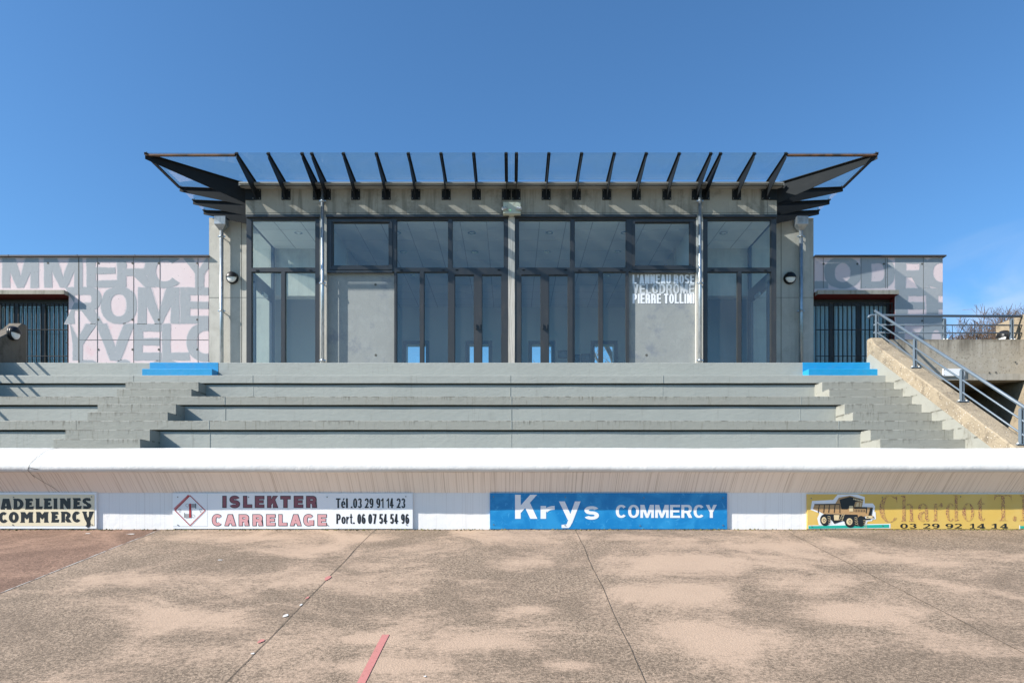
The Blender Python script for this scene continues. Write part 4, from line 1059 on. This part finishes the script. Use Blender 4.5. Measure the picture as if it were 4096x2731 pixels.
q = MB(); X = PX(3771, DM); q.box(X, X+.07, DM+.4, DM+.5, PZ(1066, DM), PZ(1062, DM)); q.box(X, X+.03, DM+.4, DM+.5, PZ(1095, DM), PZ(1066, DM)); q.build('housing', M['steel'], vt)

# ------------------------------------------------------------------ DOWNPIPES
def pipe_thing(label, x, y, ztop, zbot, r, hopper, brackets):
    o = thing('downpipe', (x, y, zbot), label, 'downpipe', 'galvanised downpipes')
    q = MB(); q.tube([(x, y, zbot), (x, y, ztop)], r, n=14)
    for z in brackets: q.tube([(x, y, z-.03), (x, y, z+.03)], r*1.13, n=14)
    q.build('pipe', M['galv'], o)
    for z in brackets:
        q = MB(); q.tube([(x, y, z-.012), (x, y, z+.012)], r*1.28, n=14); q.box(x-r*2, x+r*2, y-.012, y+.012, z-.014, z+.014); q.box(x-.008, x+.008, y, y+r+.07, z-.01, z+.01)
        q.build('bracket', M['galv'], o)
    if hopper:
        q = MB(); w = .135
        q.box(x-w, x+w, y-.11, y+.09, ztop+.1, ztop+.29)
        q.hexa([(x-w, y-.11, ztop+.1), (x+w, y-.11, ztop+.1), (x+w, y+.09, ztop+.1), (x-w, y+.09, ztop+.1)], [(x-r, y-r, ztop-.02), (x+r, y-r, ztop-.02), (x+r, y+r, ztop-.02), (x-r, y+r, ztop-.02)])
        q.build('hopper', M['galv'], o)
    return o
for s, lb in ((-1, 'slim galvanised downpipe between the left corner window and the plain concrete panel'), (1, 'slim galvanised downpipe between the lettered panel and the right corner window')):
    pipe_thing(lb, s*4.155, 15.03, BT+.05, FLOOR, .036, False, (PZ(804, 15.03), PZ(1132, 15.03), PZ(1441, 15.03)))
for s, lb in ((-1, 'galvanised downpipe with square hopper on the sunlit left pier'), (1, 'galvanised downpipe with square hopper on the shaded right pier')):
    pipe_thing(lb, s*7.06, 16.64, 6.83, FLOOR, .045, True, (PZ(946, 16.64), PZ(1243, 16.64)))

# ------------------------------------------------------------------ LAMPS (local, facing -Y)
def lamp_proto(label):
    o = thing('bulkhead_lamp', (0, 0, 0), label, 'lamp', 'round bulkhead lamps')
    r = .145
    q = MB(); q.tube([(0, 0, 0), (0, -.05, 0)], r, n=28); q.tube([(0, -.05, 0), (0, -.075, 0)], [r, r*.93], n=28); q.build('housing', M['black'], o)
    def dome(mb, rr, dep, a0, a1, y0):
        n, m = 20, 8; v = []
        for i in range(n+1):
            a = a0+(a1-a0)*i/n
            for j in range(m+1):
                p = j/m*math.pi/2
                v.append((rr*math.cos(a)*math.cos(p), y0-dep*math.sin(p), rr*math.sin(a)*math.cos(p)))
        mb.add(v, [(i*(m+1)+j, (i+1)*(m+1)+j, (i+1)*(m+1)+j+1, i*(m+1)+j+1) for i in range(n) for j in range(m)], True)
    q = MB(); dome(q, r*.84, .05, math.pi, 2*math.pi, -.076); q.build('lens', M['lens'], o)
    q = MB(); dome(q, r*.95, .085, 0, math.pi, -.076); q.poly([(r*.95*math.cos(a), -.076, 0) if False else (r*.95*math.cos(a), -.076-.085*math.sin(a), 0) for a in [math.pi*i/16 for i in range(17)]]); q.build('hood', M['black'], o)
    return o
lp = lamp_proto('round black hooded lamp on the sunlit left pier of the pavilion')
lp.location = (PX(931, DM), DM, PZ(1112.7, DM)); 
copy_tree(lp, (PX(3157, DM), DM, PZ(1114, DM)), label='round black hooded lamp on the shaded right pier of the pavilion')
copy_tree(lp, (-10.1, 13.8, PZ(1333, 13.8)), rz=R(90), label='round black hooded lamp on the dark brown side wall at far left')
copy_tree(lp, (10.1, 13.95, PZ(1347, 13.9)), rz=R(-90), label='round black hooded lamp half hidden behind the guard rail at far right')
for o_ in [o for o in bpy.data.objects if o.name.startswith('bulkhead_lamp')]: o_.location.y -= .001

em = thing('emergency_light', (0, DB, PZ(853, DB)), 'aged beige twin spot emergency light box above the centre post', 'light')
q = MB(); X0, X1 = PX(2013, 14.95), PX(2082, 14.95)
q.box(X0, X1, 14.97, DB-.001, PZ(845, 14.95), PZ(807, 14.95)); q.box(X0-.004, X1+.004, 14.96, DB-.001, PZ(853, 14.95), PZ(845, 14.95)-.001); q.build('housing', M['beige'], em)
for x, dx in ((2026, -1), (2068, 1)):
    q = MB(); c = Vector((PX(x, 14.95), 14.965, PZ(832, 14.95))); e = c+Vector((dx*.075, -.06, -.03))
    q.tube([c, e], .033, n=14); q.tube([e, e+(e-c).normalized()*.02], [.036, .03], n=14); q.build('spot_lamp', mat('grey_spot_plastic', (.5, .5, .5), rough=.4), em)
q = MB(); q.tube([(PX(2040, 14.95), 14.97, PZ(839, 14.95)), (PX(2040, 14.95), 14.962, PZ(839, 14.95))], .008, n=10); q.build('indicator', M['led'], em)

# ------------------------------------------------------------------ ADVERTISING BOARDS
BD = 9.272          # board face
def board(name, label, x0, x1, y0, y1, m):
    o = thing(name, (PX((x0+x1)/2, BD), BD, PZ(y1, BD)), label, 'sign', 'advertising boards on the white wall')
    q = MB(); q.box(PX(x0, BD), PX(x1, BD), BD, DW-.001, PZ(y1, BD), PZ(y0, BD)); p = q.build('panel', m, o)
    return o, p
def flat(mb, pts, d): mb.poly([(PX(x, d), d, PZ(y, d)) for x, y in pts])
def conv(pts, s, ox, oy): return [(ox+x*s, oy+y*s) for x, y in pts]
def circ(cx, cy, rx, ry, n=24, a0=0, a1=2*math.pi): return [(cx+rx*math.cos(a0+(a1-a0)*i/n), cy+ry*math.sin(a0+(a1-a0)*i/n)) for i in range(n)]
def line(mb, a, b, w, d):
    a, b = Vector(a), Vector(b); u = (b-a).normalized(); n = Vector((-u.y, u.x))*w/2
    flat(mb, [a+n, b+n, b-n, a-n], d)
def ringp(mb, c, r0, r1, d, n=24):
    o = circ(*c, r0, r0, n); i = circ(*c, r1, r1, n)
    v = [(PX(x, d), d, PZ(y, d)) for x, y in o+i]
    mb.add(v, [(k, (k+1) % n, n+(k+1) % n, n+k) for k in range(n)])
def screws(root, pts, d):
    for x, y in pts:
        q = MB(); q.tube([(PX(x, d), d, PZ(y, d)), (PX(x, d), d-.006, PZ(y, d))], .008, n=8); q.build('screw', M['bolt'], root)
L1, L2, L3, L4 = BD-.002, BD-.004, BD-.006, BD-.008

# cream board with black flared letters
o, p = board('advertising_board', 'cream board with black flared lettering MADELEINES COMMERCY in a white border', -250, 385.5, 1969, 2112.5, M['white'])
q = MB(); flat(q, [(-243, 1977), (377.5, 1977), (377.5, 2103), (-243, 2103)], L1); q.build('cream_field', M['cream'], p)
z3 = lambda pts: conv(pts, .17857, 0, 1940)
E_ = lambda x, y, w, h: [(x, y), (x+w*.86, y-2), (x+w*.92, y+h*.24), (x+w*.56, y+h*.25), (x+w*.54, y+h*.36), (x+w*.78, y+h*.35), (x+w*.78, y+h*.62), (x+w*.54, y+h*.62), (x+w*.53, y+h*.76), (x+w, y+h*.7), (x+w*.94, y+h), (x+w*.02, y+h), (x+w*.1, y+h*.85), (x+w*.11, y+h*.2)]
M_ = lambda x, y, w, h: [(x+w*.03, y), (x+w*.36, y), (x+w*.5, y+h*.26), (x+w*.66, y), (x+w*.98, y), (x+w*.93, y+h*.2), (x+w*.93, y+h*.8), (x+w, y+h), (x+w*.63, y+h), (x+w*.66, y+h*.85), (x+w*.66, y+h*.5), (x+w*.5, y+h*.72), (x+w*.34, y+h*.5), (x+w*.33, y+h*.85), (x+w*.36, y+h), (x, y+h), (x+w*.07, y+h*.85), (x+w*.07, y+h*.2)]
glyphs = [
    E_(550, 296, 205, 242), E_(968, 292, 200, 242), E_(1622, 286, 205, 242), E_(1135, 592, 185, 238),
    M_(445, 596, 302, 238), M_(790, 594, 300, 238), M_(-330, 300, 302, 240),
    [(780, 294), (888, 292), (880, 320), (880, 470), (955, 470), (940, 536), (788, 536), (800, 510), (800, 320)],
    [(1185, 292), (1285, 290), (1280, 330), (1280, 500), (1290, 532), (1192, 532), (1200, 500), (1200, 330)],
    [(1332, 290), (1440, 288), (1498, 356), (1498, 288), (1582, 286), (1576, 330), (1578, 530), (1500, 530), (1422, 410), (1422, 500), (1435, 532), (1332, 532), (1345, 500), (1345, 325)],
    [(1830, 585), (1942, 585), (1930, 620), (1955, 720), (1985, 700), (1990, 585), (2102, 580), (2060, 680), (2018, 790), (2028, 880), (2005, 925), (1965, 952), (1910, 905), (1940, 880), (1935, 830), (1890, 750), (1860, 640)],
]
q = MB()
for gl in glyphs: flat(q, z3(gl), L2)
def arcglyph(mb, cx, cy, rx, ry, ix, iy, a0, a1, n=22):
    o = [(cx+rx*math.cos(a0+(a1-a0)*i/n), cy-ry*math.sin(a0+(a1-a0)*i/n)) for i in range(n+1)]
    i_ = [(cx+ix*math.cos(a0+(a1-a0)*i/n), cy-iy*math.sin(a0+(a1-a0)*i/n)) for i in range(n+1)]
    v = [(PX(x, L2), L2, PZ(y, L2)) for x, y in z3(o)+z3(i_)]
    mb.add(v, [(k, k+1, n+2+k, n+1+k) for k in range(n)])
arcglyph(q, 303, 715, 110, 124, 28, 62, 0, 2*math.pi)                    # O
arcglyph(q, 75, 718, 105, 124, 30, 62, R(48), R(325))                       # C
arcglyph(q, 1715, 705, 102, 124, 18, 60, R(48), R(322))                     # C
arcglyph(q, 385, 418, 140, 124, 58, 66, R(-90), R(90)); flat(q, z3([(285, 296), (385, 296), (385, 540), (290, 540), (303, 500), (303, 330)]), L2)   # D
arcglyph(q, 1470, 668, 105, 82, 25, 28, R(-90), R(90)); flat(q, z3([(1355, 588), (1470, 586), (1470, 640), (1450, 640), (1450, 826), (1358, 828), (1372, 800), (1370, 620)]), L2); flat(q, z3([(1452, 760), (1540, 740), (1600, 828), (1500, 828)]), L2)   # R
for pts in ([(60, 298), (205, 298), (260, 542), (140, 542), (150, 510), (100, 510), (105, 542), (5, 542), (20, 510), (55, 350)],): flat(q, z3([(60, 298), (205, 298), (258, 542), (142, 542), (150, 508), (148, 465), (132, 390), (108, 465), (102, 508), (108, 542), (6, 542), (20, 500)]), L2)
flat(q, z3([(105, 465), (150, 465), (152, 508), (100, 508)]), L2)
arcglyph(q, 1945, 352, 100, 72, 20, 12, R(20), R(250)); arcglyph(q, 1940, 460, 105, 70, 10, 14, R(-115), R(75)); flat(q, z3([(1925, 290), (2010, 282), (2025, 352), (1950, 345)]), L2); flat(q, z3([(1862, 458), (1960, 468), (1935, 524), (1862, 528)]), L2); flat(q, z3([(1880, 385), (1940, 365), (2010, 425), (1950, 455)]), L2)   # S
merged(q).build('lettering', M['ink'], p, fix=False)
screws(p, [(54.6, 1987.5), (366, 1985.5), (51, 2098), (367, 2097)], L1)

# white board, mauve and pink lettering, diamond emblem
o, p = board('advertising_board', 'white tiling board with red diamond emblem and mauve and pink lettering', 690, 1650.5, 1971.5, 2113.5, M['white'])
z4 = 660/2352
def C4(x, y): return (660+x*z4, 1940+y*z4)
q = MB()
for a, b in (((355, 145), (570, 357)), ((570, 357), (355, 573)), ((355, 573), (140, 357)), ((140, 357), (355, 145))): line(q, C4(*a), C4(*b), 3.2, L2)
flat(q, [C4(*t_) for t_ in ((342, 260), (371, 260), (371, 462), (342, 462))], L2)
merged(q).build('emblem', M['red'], p, fix=False)
q = MB(); flat(q, [C4(*t_) for t_ in ((140, 350), (350, 145), (325, 135), (122, 330))], L1); q.build('emblem_shading', M['red_soft'], p, fix=False)
q = MB(); flat(q, [C4(*t_) for t_ in ((373, 262), (435, 262), (435, 317), (373, 317))], L2); flat(q, [C4(*t_) for t_ in ((283, 406), (341, 406), (341, 462), (283, 462))], L2); q.build('emblem_block', M['sign_grey'], p, fix=False)
q = MB()
ringp(q, C4(316, 284), 6.6, 5.7, L2); ringp(q, C4(398, 438), 6.6, 5.7, L2)
line(q, C4(437, 258), C4(437, 330), 2.2, L3); line(q, C4(277, 390), C4(277, 462), 2.2, L3)
for cx0 in (209, 504):
    for a, b in (((-18, 343), (18, 343)), ((18, 343), (0, 386)), ((0, 386), (-18, 343))): line(q, C4(cx0+a[0], a[1]), C4(cx0+b[0], b[1]), .9, L2)
merged(q).build('emblem_linework', M['ink'], p, fix=False)
def letters_row(chars, d, w, t, grow):
    q = MB()
    for ch, a, b, y0, y1 in chars:
        put_text(q, ch, d, 660+a*z4-grow, 660+b*z4+grow, 1940+y0*z4-grow, 1940+y1*z4+grow, w=w, t=t)
    return q
row1 = [('I', 818, 875, 151, 319), ('S', 918, 1066, 148, 322), ('L', 1113, 1240, 151, 319), ('E', 1281, 1413, 151, 319), ('K', 1456, 1612, 151, 319), ('T', 1644, 1788, 151, 319), ('E', 1836, 1968, 151, 319), ('R', 2012, 2165, 151, 319)]
row2 = [('C', 668, 818, 409, 580), ('A', 846, 1012, 412, 578), ('R', 1050, 1200, 412, 578), ('R', 1246, 1396, 412, 578), ('E', 1441, 1572, 412, 578), ('L', 1616, 1742, 412, 578), ('A', 1779, 1945, 412, 578), ('G', 1970, 2122, 409, 580), ('E', 2173, 2303, 412, 578)]
for row, m in ((row1, 'mauve'), (row2, 'pink')):
    letters_row(row, L1, .36, .30, .8).build('letter_outline', M['ink'], p, fix=False)
    letters_row(row, L2, .30, .245, -1.6).build('lettering', M[m], p, fix=False)
q = MB(); z6 = 1100/2156
put_text(q, 'Tél .03 29 91 14 23', L1, 1000+673*z6, 1000+1217*z6, 1400+1160*z6, 1400+1236*z6, w=.17, t=.14, gap=.09)
put_text(q, 'Port. 06 07 54 54 96', L1, 1000+676*z6, 1000+1247*z6, 1400+1282*z6, 1400+1360*z6, w=.17, t=.14, gap=.09)
q.build('lettering', M['ink'], p, fix=False)
q = MB(); line(q, (829, 1973), (829, 2104), .8, L1); line(q, (691, 2104), (829, 2104), .8, L1); merged(q).build('panel_seam', M['sign_grey'], p, fix=False)
screws(p, [C4(181, 166), C4(181, 565), C4(1191, 169), C4(2310, 166), C4(2312, 565), (1623, 1985), (1625, 2097)], L1)

# blue board
o, p = board('advertising_board', 'blue board with white lettering, centred under the pavilion', 1959.5, 2908.5, 1971.5, 2115, M['sign_blue'])
q = MB(); X7 = lambda x: 2000+x*z6; Y7 = lambda y: 1400+y*z6
for ch, a, b, y0, y1 in (('K', 118, 293, 1132, 1320), ('r', 318, 438, 1182, 1320), ('y', 462, 632, 1184, 1392), ('s', 660, 776, 1182, 1327)):
    put_text(q, ch, L1, X7(a), X7(b), Y7(y0), Y7(y1), w={'K': .235, 'r': .31, 'y': .20, 's': .25}[ch], t=.17)
put_text(q, 'COMMERCY', L1, X7(908), X7(1700), Y7(1211), Y7(1313), w=.235, t=.175, gap=.08)
q.build('lettering', M['white_letter'], p, fix=False)
screws(p, [(1974, 1986), (1974, 2097), (2261, 1988), (2260, 2100), (2575, 1989), (2560, 2101), (2892, 1990), (2892, 2100)], L1)

# yellow board with a dump truck
o, p = board('advertising_board', 'yellow board with a tan dump truck picture and worn brown lettering', 3229, 4330, 1975, 2115, M['sign_yellow'])
zt_ = 520/2352
T = lambda pts: [(3200+x*zt_, 1940+y*zt_) for x, y in pts]
def TF(mb, pts, d): flat(mb, T(pts), d)
q = MB(); TF(q, [(218, 282), (600, 262), (680, 168), (1035, 165), (1170, 210), (1172, 325), (1318, 326), (1358, 378), (1345, 480), (1368, 482), (1374, 612), (1310, 622), (1300, 645), (1222, 650), (1200, 715), (340, 715), (312, 600), (352, 505), (190, 440)], L1)
TF(q, [(150, 725), (1637, 692), (1637, 778), (150, 790)], L1); merged(q).build('picture_backing', M['white'], p, fix=False)
q = MB(); TF(q, [(155, 735), (1612, 708), (1612, 765), (155, 783)], L2); TF(q, [(3680/zt_*0+3984, 735), (4400, 735), (4400, 780), (3984, 780)], L2); q.build('teal_stripe', M['teal'], p, fix=False)
q = MB(); TF(q, [(3965, 722), (3984, 722), (3984, 792), (3965, 792)], L1); q.build('stripe_end', M['white'], p, fix=False)
q = MB()
TF(q, [(265, 335), (640, 330), (700, 225), (905, 185), (1150, 255), (1140, 300), (1120, 390), (1215, 392), (1320, 398), (1290, 540), (1330, 550), (1330, 600), (1200, 600), (1190, 560), (1050, 590), (1040, 530), (430, 518), (350, 475), (235, 430)], L2); merged(q).build('truck_body', M['truck_tan'], p, fix=False)
q = MB()
TF(q, [(715, 258), (905, 205), (1140, 262), (1125, 298), (1040, 290), (1000, 300), (970, 400), (885, 405), (855, 433), (752, 430)], L3)
TF(q, [(258, 340), (720, 335), (720, 350), (262, 355)], L3)
TF(q, [(975, 392), (1215, 394), (1215, 420), (980, 420)], L3); TF(q, [(1270, 412), (1318, 408), (1295, 545), (1236, 545)], L3)
TF(q, [(1195, 420), (1212, 420), (1205, 505), (1190, 505)], L3)
TF(q, [(440, 522), (1040, 530), (1050, 590), (1165, 560), (1185, 600), (1280, 605), (1275, 622), (1190, 625), (1160, 720), (1030, 740), (830, 680), (780, 640), (620, 695), (580, 640)], L3)
for x in range(990, 1170, 29): TF(q, [(x, 440), (x+10, 440), (x+10, 483), (x, 483)], L3)
for x0, x1 in ((345, 370), (440, 470), (530, 560), (630, 660)): TF(q, [(x0, 350), (x0+12, 350), (x1-35, 498), (x1-50, 490)], L3)
TF(q, [(715, 350), (728, 350), (728, 500), (714, 500)], L3)
for c in ((455, 625, 92, 108), (912, 655, 105, 110), (1105, 650, 75, 100)): TF(q, circ(*c), L3)
merged(q).build('truck_linework', M['ink'], p, fix=False)
q = MB()
for c in ((433, 630, 44, 58), (895, 655, 55, 63)): TF(q, circ(*c), L4)
TF(q, [(612, 535), (715, 535), (700, 630), (618, 630)], L4); TF(q, [(890, 370), (960, 370), (960, 472), (890, 472)], L4); TF(q, [(1200, 552), (1332, 552), (1332, 598), (1200, 598)], L4)
for k in range(6): TF(q, circ(975+k*29, 248+k*7, 13, 15, 12), L4)
TF(q, [(1030, 310), (1068, 312), (1060, 385), (1005, 385)], L4); TF(q, [(1090, 312), (1115, 315), (1105, 385), (1080, 385)], L4)
for k in range(4): line(q, T([(735+k*9, 625-k*28)])[0], T([(775+k*9, 625-k*28)])[0], 1.2, L4)
line(q, T([(712, 632)])[0], T([(770, 515)])[0], 1.4, L4); line(q, T([(762, 640)])[0], T([(805, 520)])[0], 1.4, L4)
for bx, by in ((505, 570), (990, 590), (1150, 640)):
    for k in range(5): line(q, T([(bx-8+k*4, by+k*30)])[0], T([(bx+22+k*4, by-14+k*30)])[0], 1.3, L4); line(q, T([(bx+24+k*4, by-14+k*30)])[0], T([(bx+48+k*4, by+6+k*30)])[0], 1.3, L4)
merged(q).build('truck_highlight', M['truck_pale'], p, fix=False)
q = MB()
for c in ((437, 630), (902, 655)):
    for k in range(6): a = k*math.pi/3; TF(q, circ(c[0]+20*math.cos(a), c[1]+26*math.sin(a), 7, 9, 8), L4-.002)
for x in (1225, 1322): TF(q, [(x-11, 566), (x+11, 566), (x+11, 580), (x-11, 580)], L4-.002)
merged(q).build('truck_detail', M['ink'], p, fix=False)
# worn lettering: high contrast serif letters drawn as outlines on the board
zc = 416/2352
q = MB()
Tc = lambda pts: [(3680+x*zc, 1940+y*zc) for x, y in pts]
def SF(pts): flat(q, Tc(pts), L1)
def SR(cx, cy, rx, ry, ix, iy, a0, a1, src=0, n=26):
    f = T if src == 0 else Tc
    o = f([(cx+rx*math.cos(a0+(a1-a0)*i/n), cy-ry*math.sin(a0+(a1-a0)*i/n)) for i in range(n+1)])
    i_ = f([(cx+ix*math.cos(a0+(a1-a0)*i/n)+(rx-ix)*.12, cy-iy*math.sin(a0+(a1-a0)*i/n)) for i in range(n+1)])
    v = [(PX(x, L1), L1, PZ(y, L1)) for x, y in o+i_]
    q.add(v, [(k, k+1, n+2+k, n+1+k) for k in range(n)])
SR(1620, 425, 185, 245, 105, 232, R(52), R(318)); TF(q, [(1725, 215), (1758, 180), (1760, 325), (1745, 300)], L1)                       # C
TF(q, [(1818, 188), (1910, 188), (1910, 630), (1930, 655), (1825, 655), (1852, 630), (1852, 215)], L1)                                   # h
TF(q, [(1985, 420), (2040, 420), (2045, 630), (2075, 655), (1968, 655), (1990, 630)], L1); SR(1975, 400, 68, 65, 12, 52, R(-10), R(140))
TF(q, [(2260, 420), (2315, 400), (2315, 600), (2345, 620), (2320, 655), (2285, 650), (2262, 610)], L1); SR(2225, 420, 90, 92, 40, 80, R(-10), R(160)); TF(q, circ(2165, 410, 26, 42, 14), L1)
SR(2225, 565, 92, 92, 30, 60, R(70), R(290))                                                                                             # a
SF([(290, 415), (385, 415), (390, 530), (415, 470), (385, 560), (388, 790), (425, 808), (285, 808), (318, 780), (318, 440)]); SF(circ(485, 450, 36, 48, 14)); SF([(400, 500), (440, 440), (470, 420), (440, 470)])   # r
SF([(735, 222), (858, 222), (855, 770), (890, 790), (785, 815), (785, 250)]); SR(690, 610, 105, 208, 42, 195, R(45), R(315), 1)          # d
SR(1090, 610, 135, 208, 62, 198, 0, 2*math.pi, 1)                                                                                        # o
SF([(1400, 260), (1395, 700), (1420, 780), (1475, 740), (1440, 805), (1385, 808), (1325, 760), (1325, 430), (1285, 430)]); SF(circ(1438, 420, 34, 17, 10))   # t
SF([(1835, 225), (1920, 225), (1925, 770), (1990, 803), (1778, 803), (1838, 770)]); SF([(1685, 220), (1835, 222), (1835, 240), (1730, 260), (1700, 300), (1680, 365)]); SF([(1920, 222), (2072, 220), (2080, 365), (2050, 290), (2020, 245), (1920, 240)])   # T
SF(circ(2143, 750, 46, 66, 16))
SF([(2245, 218), (2400, 218), (2400, 770), (2470, 803), (2248, 803), (2310, 770), (2310, 270)])
merged(q).build('lettering', M['crackle'], p, fix=False)
q = MB()
for ch, a, b in (('0', -318, -160), ('3', -145, -10)): pass
nums = [('0', 3601, 3631), ('3', 3637, 3666), ('2', 3692, 3721), ('9', 3727.5, 3758), ('9', 3782, 3812.5), ('2', 3818, 3847.5), ('1', 3880, 3896), ('4', 3908, 3940), ('1', 3967, 3986), ('4', 4000, 4031)]
for ch, a, b in nums: put_text(q, ch, L1, a, b, 2093, 2112, w=.46, t=.13)
for a, b in ((3880, 3896), (3967, 3986)): flat(q, [(a-1, 2110), (b+2, 2110), (b+2, 2112), (a-1, 2112)], L1-.001)
for b in (3940, 4031): flat(q, [(b-22, 2110), (b+1, 2110), (b+1, 2112), (b-22, 2112)], L1-.001)
q.build('lettering', M['ink'], p, fix=False)
screws(p, [(3244.7, 1992), (3529, 1989), (3842, 1985.5), (3247, 2104), (3530, 2101)], L1)

# ------------------------------------------------------------------ TREES
def branch(mb, p, d, L, r, depth, rng, spread, up=.15, nseg=3, minr=.0035, sides=5, kids=(2, 4)):
    pts = [p.copy()]; rs = [r]
    for i in range(nseg):
        d = (d+Vector((rng.gauss(0, .13), rng.gauss(0, .13), rng.gauss(0, .1)+up*.15))).normalized()
        p = p+d*L/nseg; pts.append(p.copy()); rs.append(max(minr, r*(1-.45*(i+1)/nseg)))
    mb.tube(pts, rs, n=sides if r > .02 else 3, caps=False)
    if depth <= 0: return
    for k in range(rng.randint(*kids)):
        f = rng.uniform(.35, 1); i = min(nseg-1, int(f*nseg)); q_ = pts[i].lerp(pts[i+1], f*nseg-i)
        ax = Vector((rng.gauss(0, 1), rng.gauss(0, 1), rng.gauss(0, 1))).normalized()
        nd = (d+d.cross(ax).normalized()*math.tan(R(rng.uniform(spread*.6, spread*1.3)))+Vector((0, 0, up))).normalized()
        branch(mb, q_, nd, L*rng.uniform(.55, .82), max(minr, r*.58), depth-1, rng, spread, up, nseg, minr, sides, kids)
def bare(name, label, cat, x, y, z, h, n, seed, m, depth, r, spread=38, lean=.5, up=.12, minr=.005, kids=(2, 4), group=None):
    rng = random.Random(seed)
    o = thing(name, (x, y, z), label, cat, group)
    tr, tw = MB(), MB()
    for k in range(n):
        a = 2*math.pi*k/n+rng.uniform(-.4, .4)
        d = Vector((math.cos(a)*lean, math.sin(a)*lean, 1)).normalized()
        b = Vector((x, y, z))+Vector((math.cos(a), math.sin(a), 0))*.1*h*.3
        tr.tube([b, b+d*h*.22], [r, r*.85], n=7)
        branch(tw, b+d*h*.22, d, h*.38, r*.8, depth, rng, spread, up, minr=minr, kids=kids)
    tr.build('trunk', m, o, fix=False); tw.build('crown', m, o, fix=False)
    return o
bare('bare_shrub', 'wide leafless brown shrub behind the guard rail at far right', 'shrub', 16.1, 23, 2.75, 3.7, 10, 3, M['bark'], 5, .035, lean=.45, minr=.005, kids=(3, 4), group='leafless shrubs at right')
bare('bare_shrub', 'taller leafless shrub rising above the rail left of the far lamp', 'shrub', 17.0, 24, 2.75, 3.8, 6, 11, M['bark'], 5, .04, lean=.25, minr=.005, kids=(3, 4), group='leafless shrubs at right')
bare('bare_shrub', 'few thin budding twigs beside the edge of the right wing wall', 'shrub', 11.3, 17.5, 2.75, 2.3, 4, 23, M['bark'], 2, .02, lean=.2, spread=22, minr=.008, kids=(1, 2), group='leafless shrubs at right')
bare('bare_tree', 'leafless tree seen through the rear door of the hall', 'tree', 5.6, 31, 2.75, 9.5, 3, 5, M['bark_grey'], 5, .2, lean=.7, minr=.01, kids=(2, 4), spread=42)
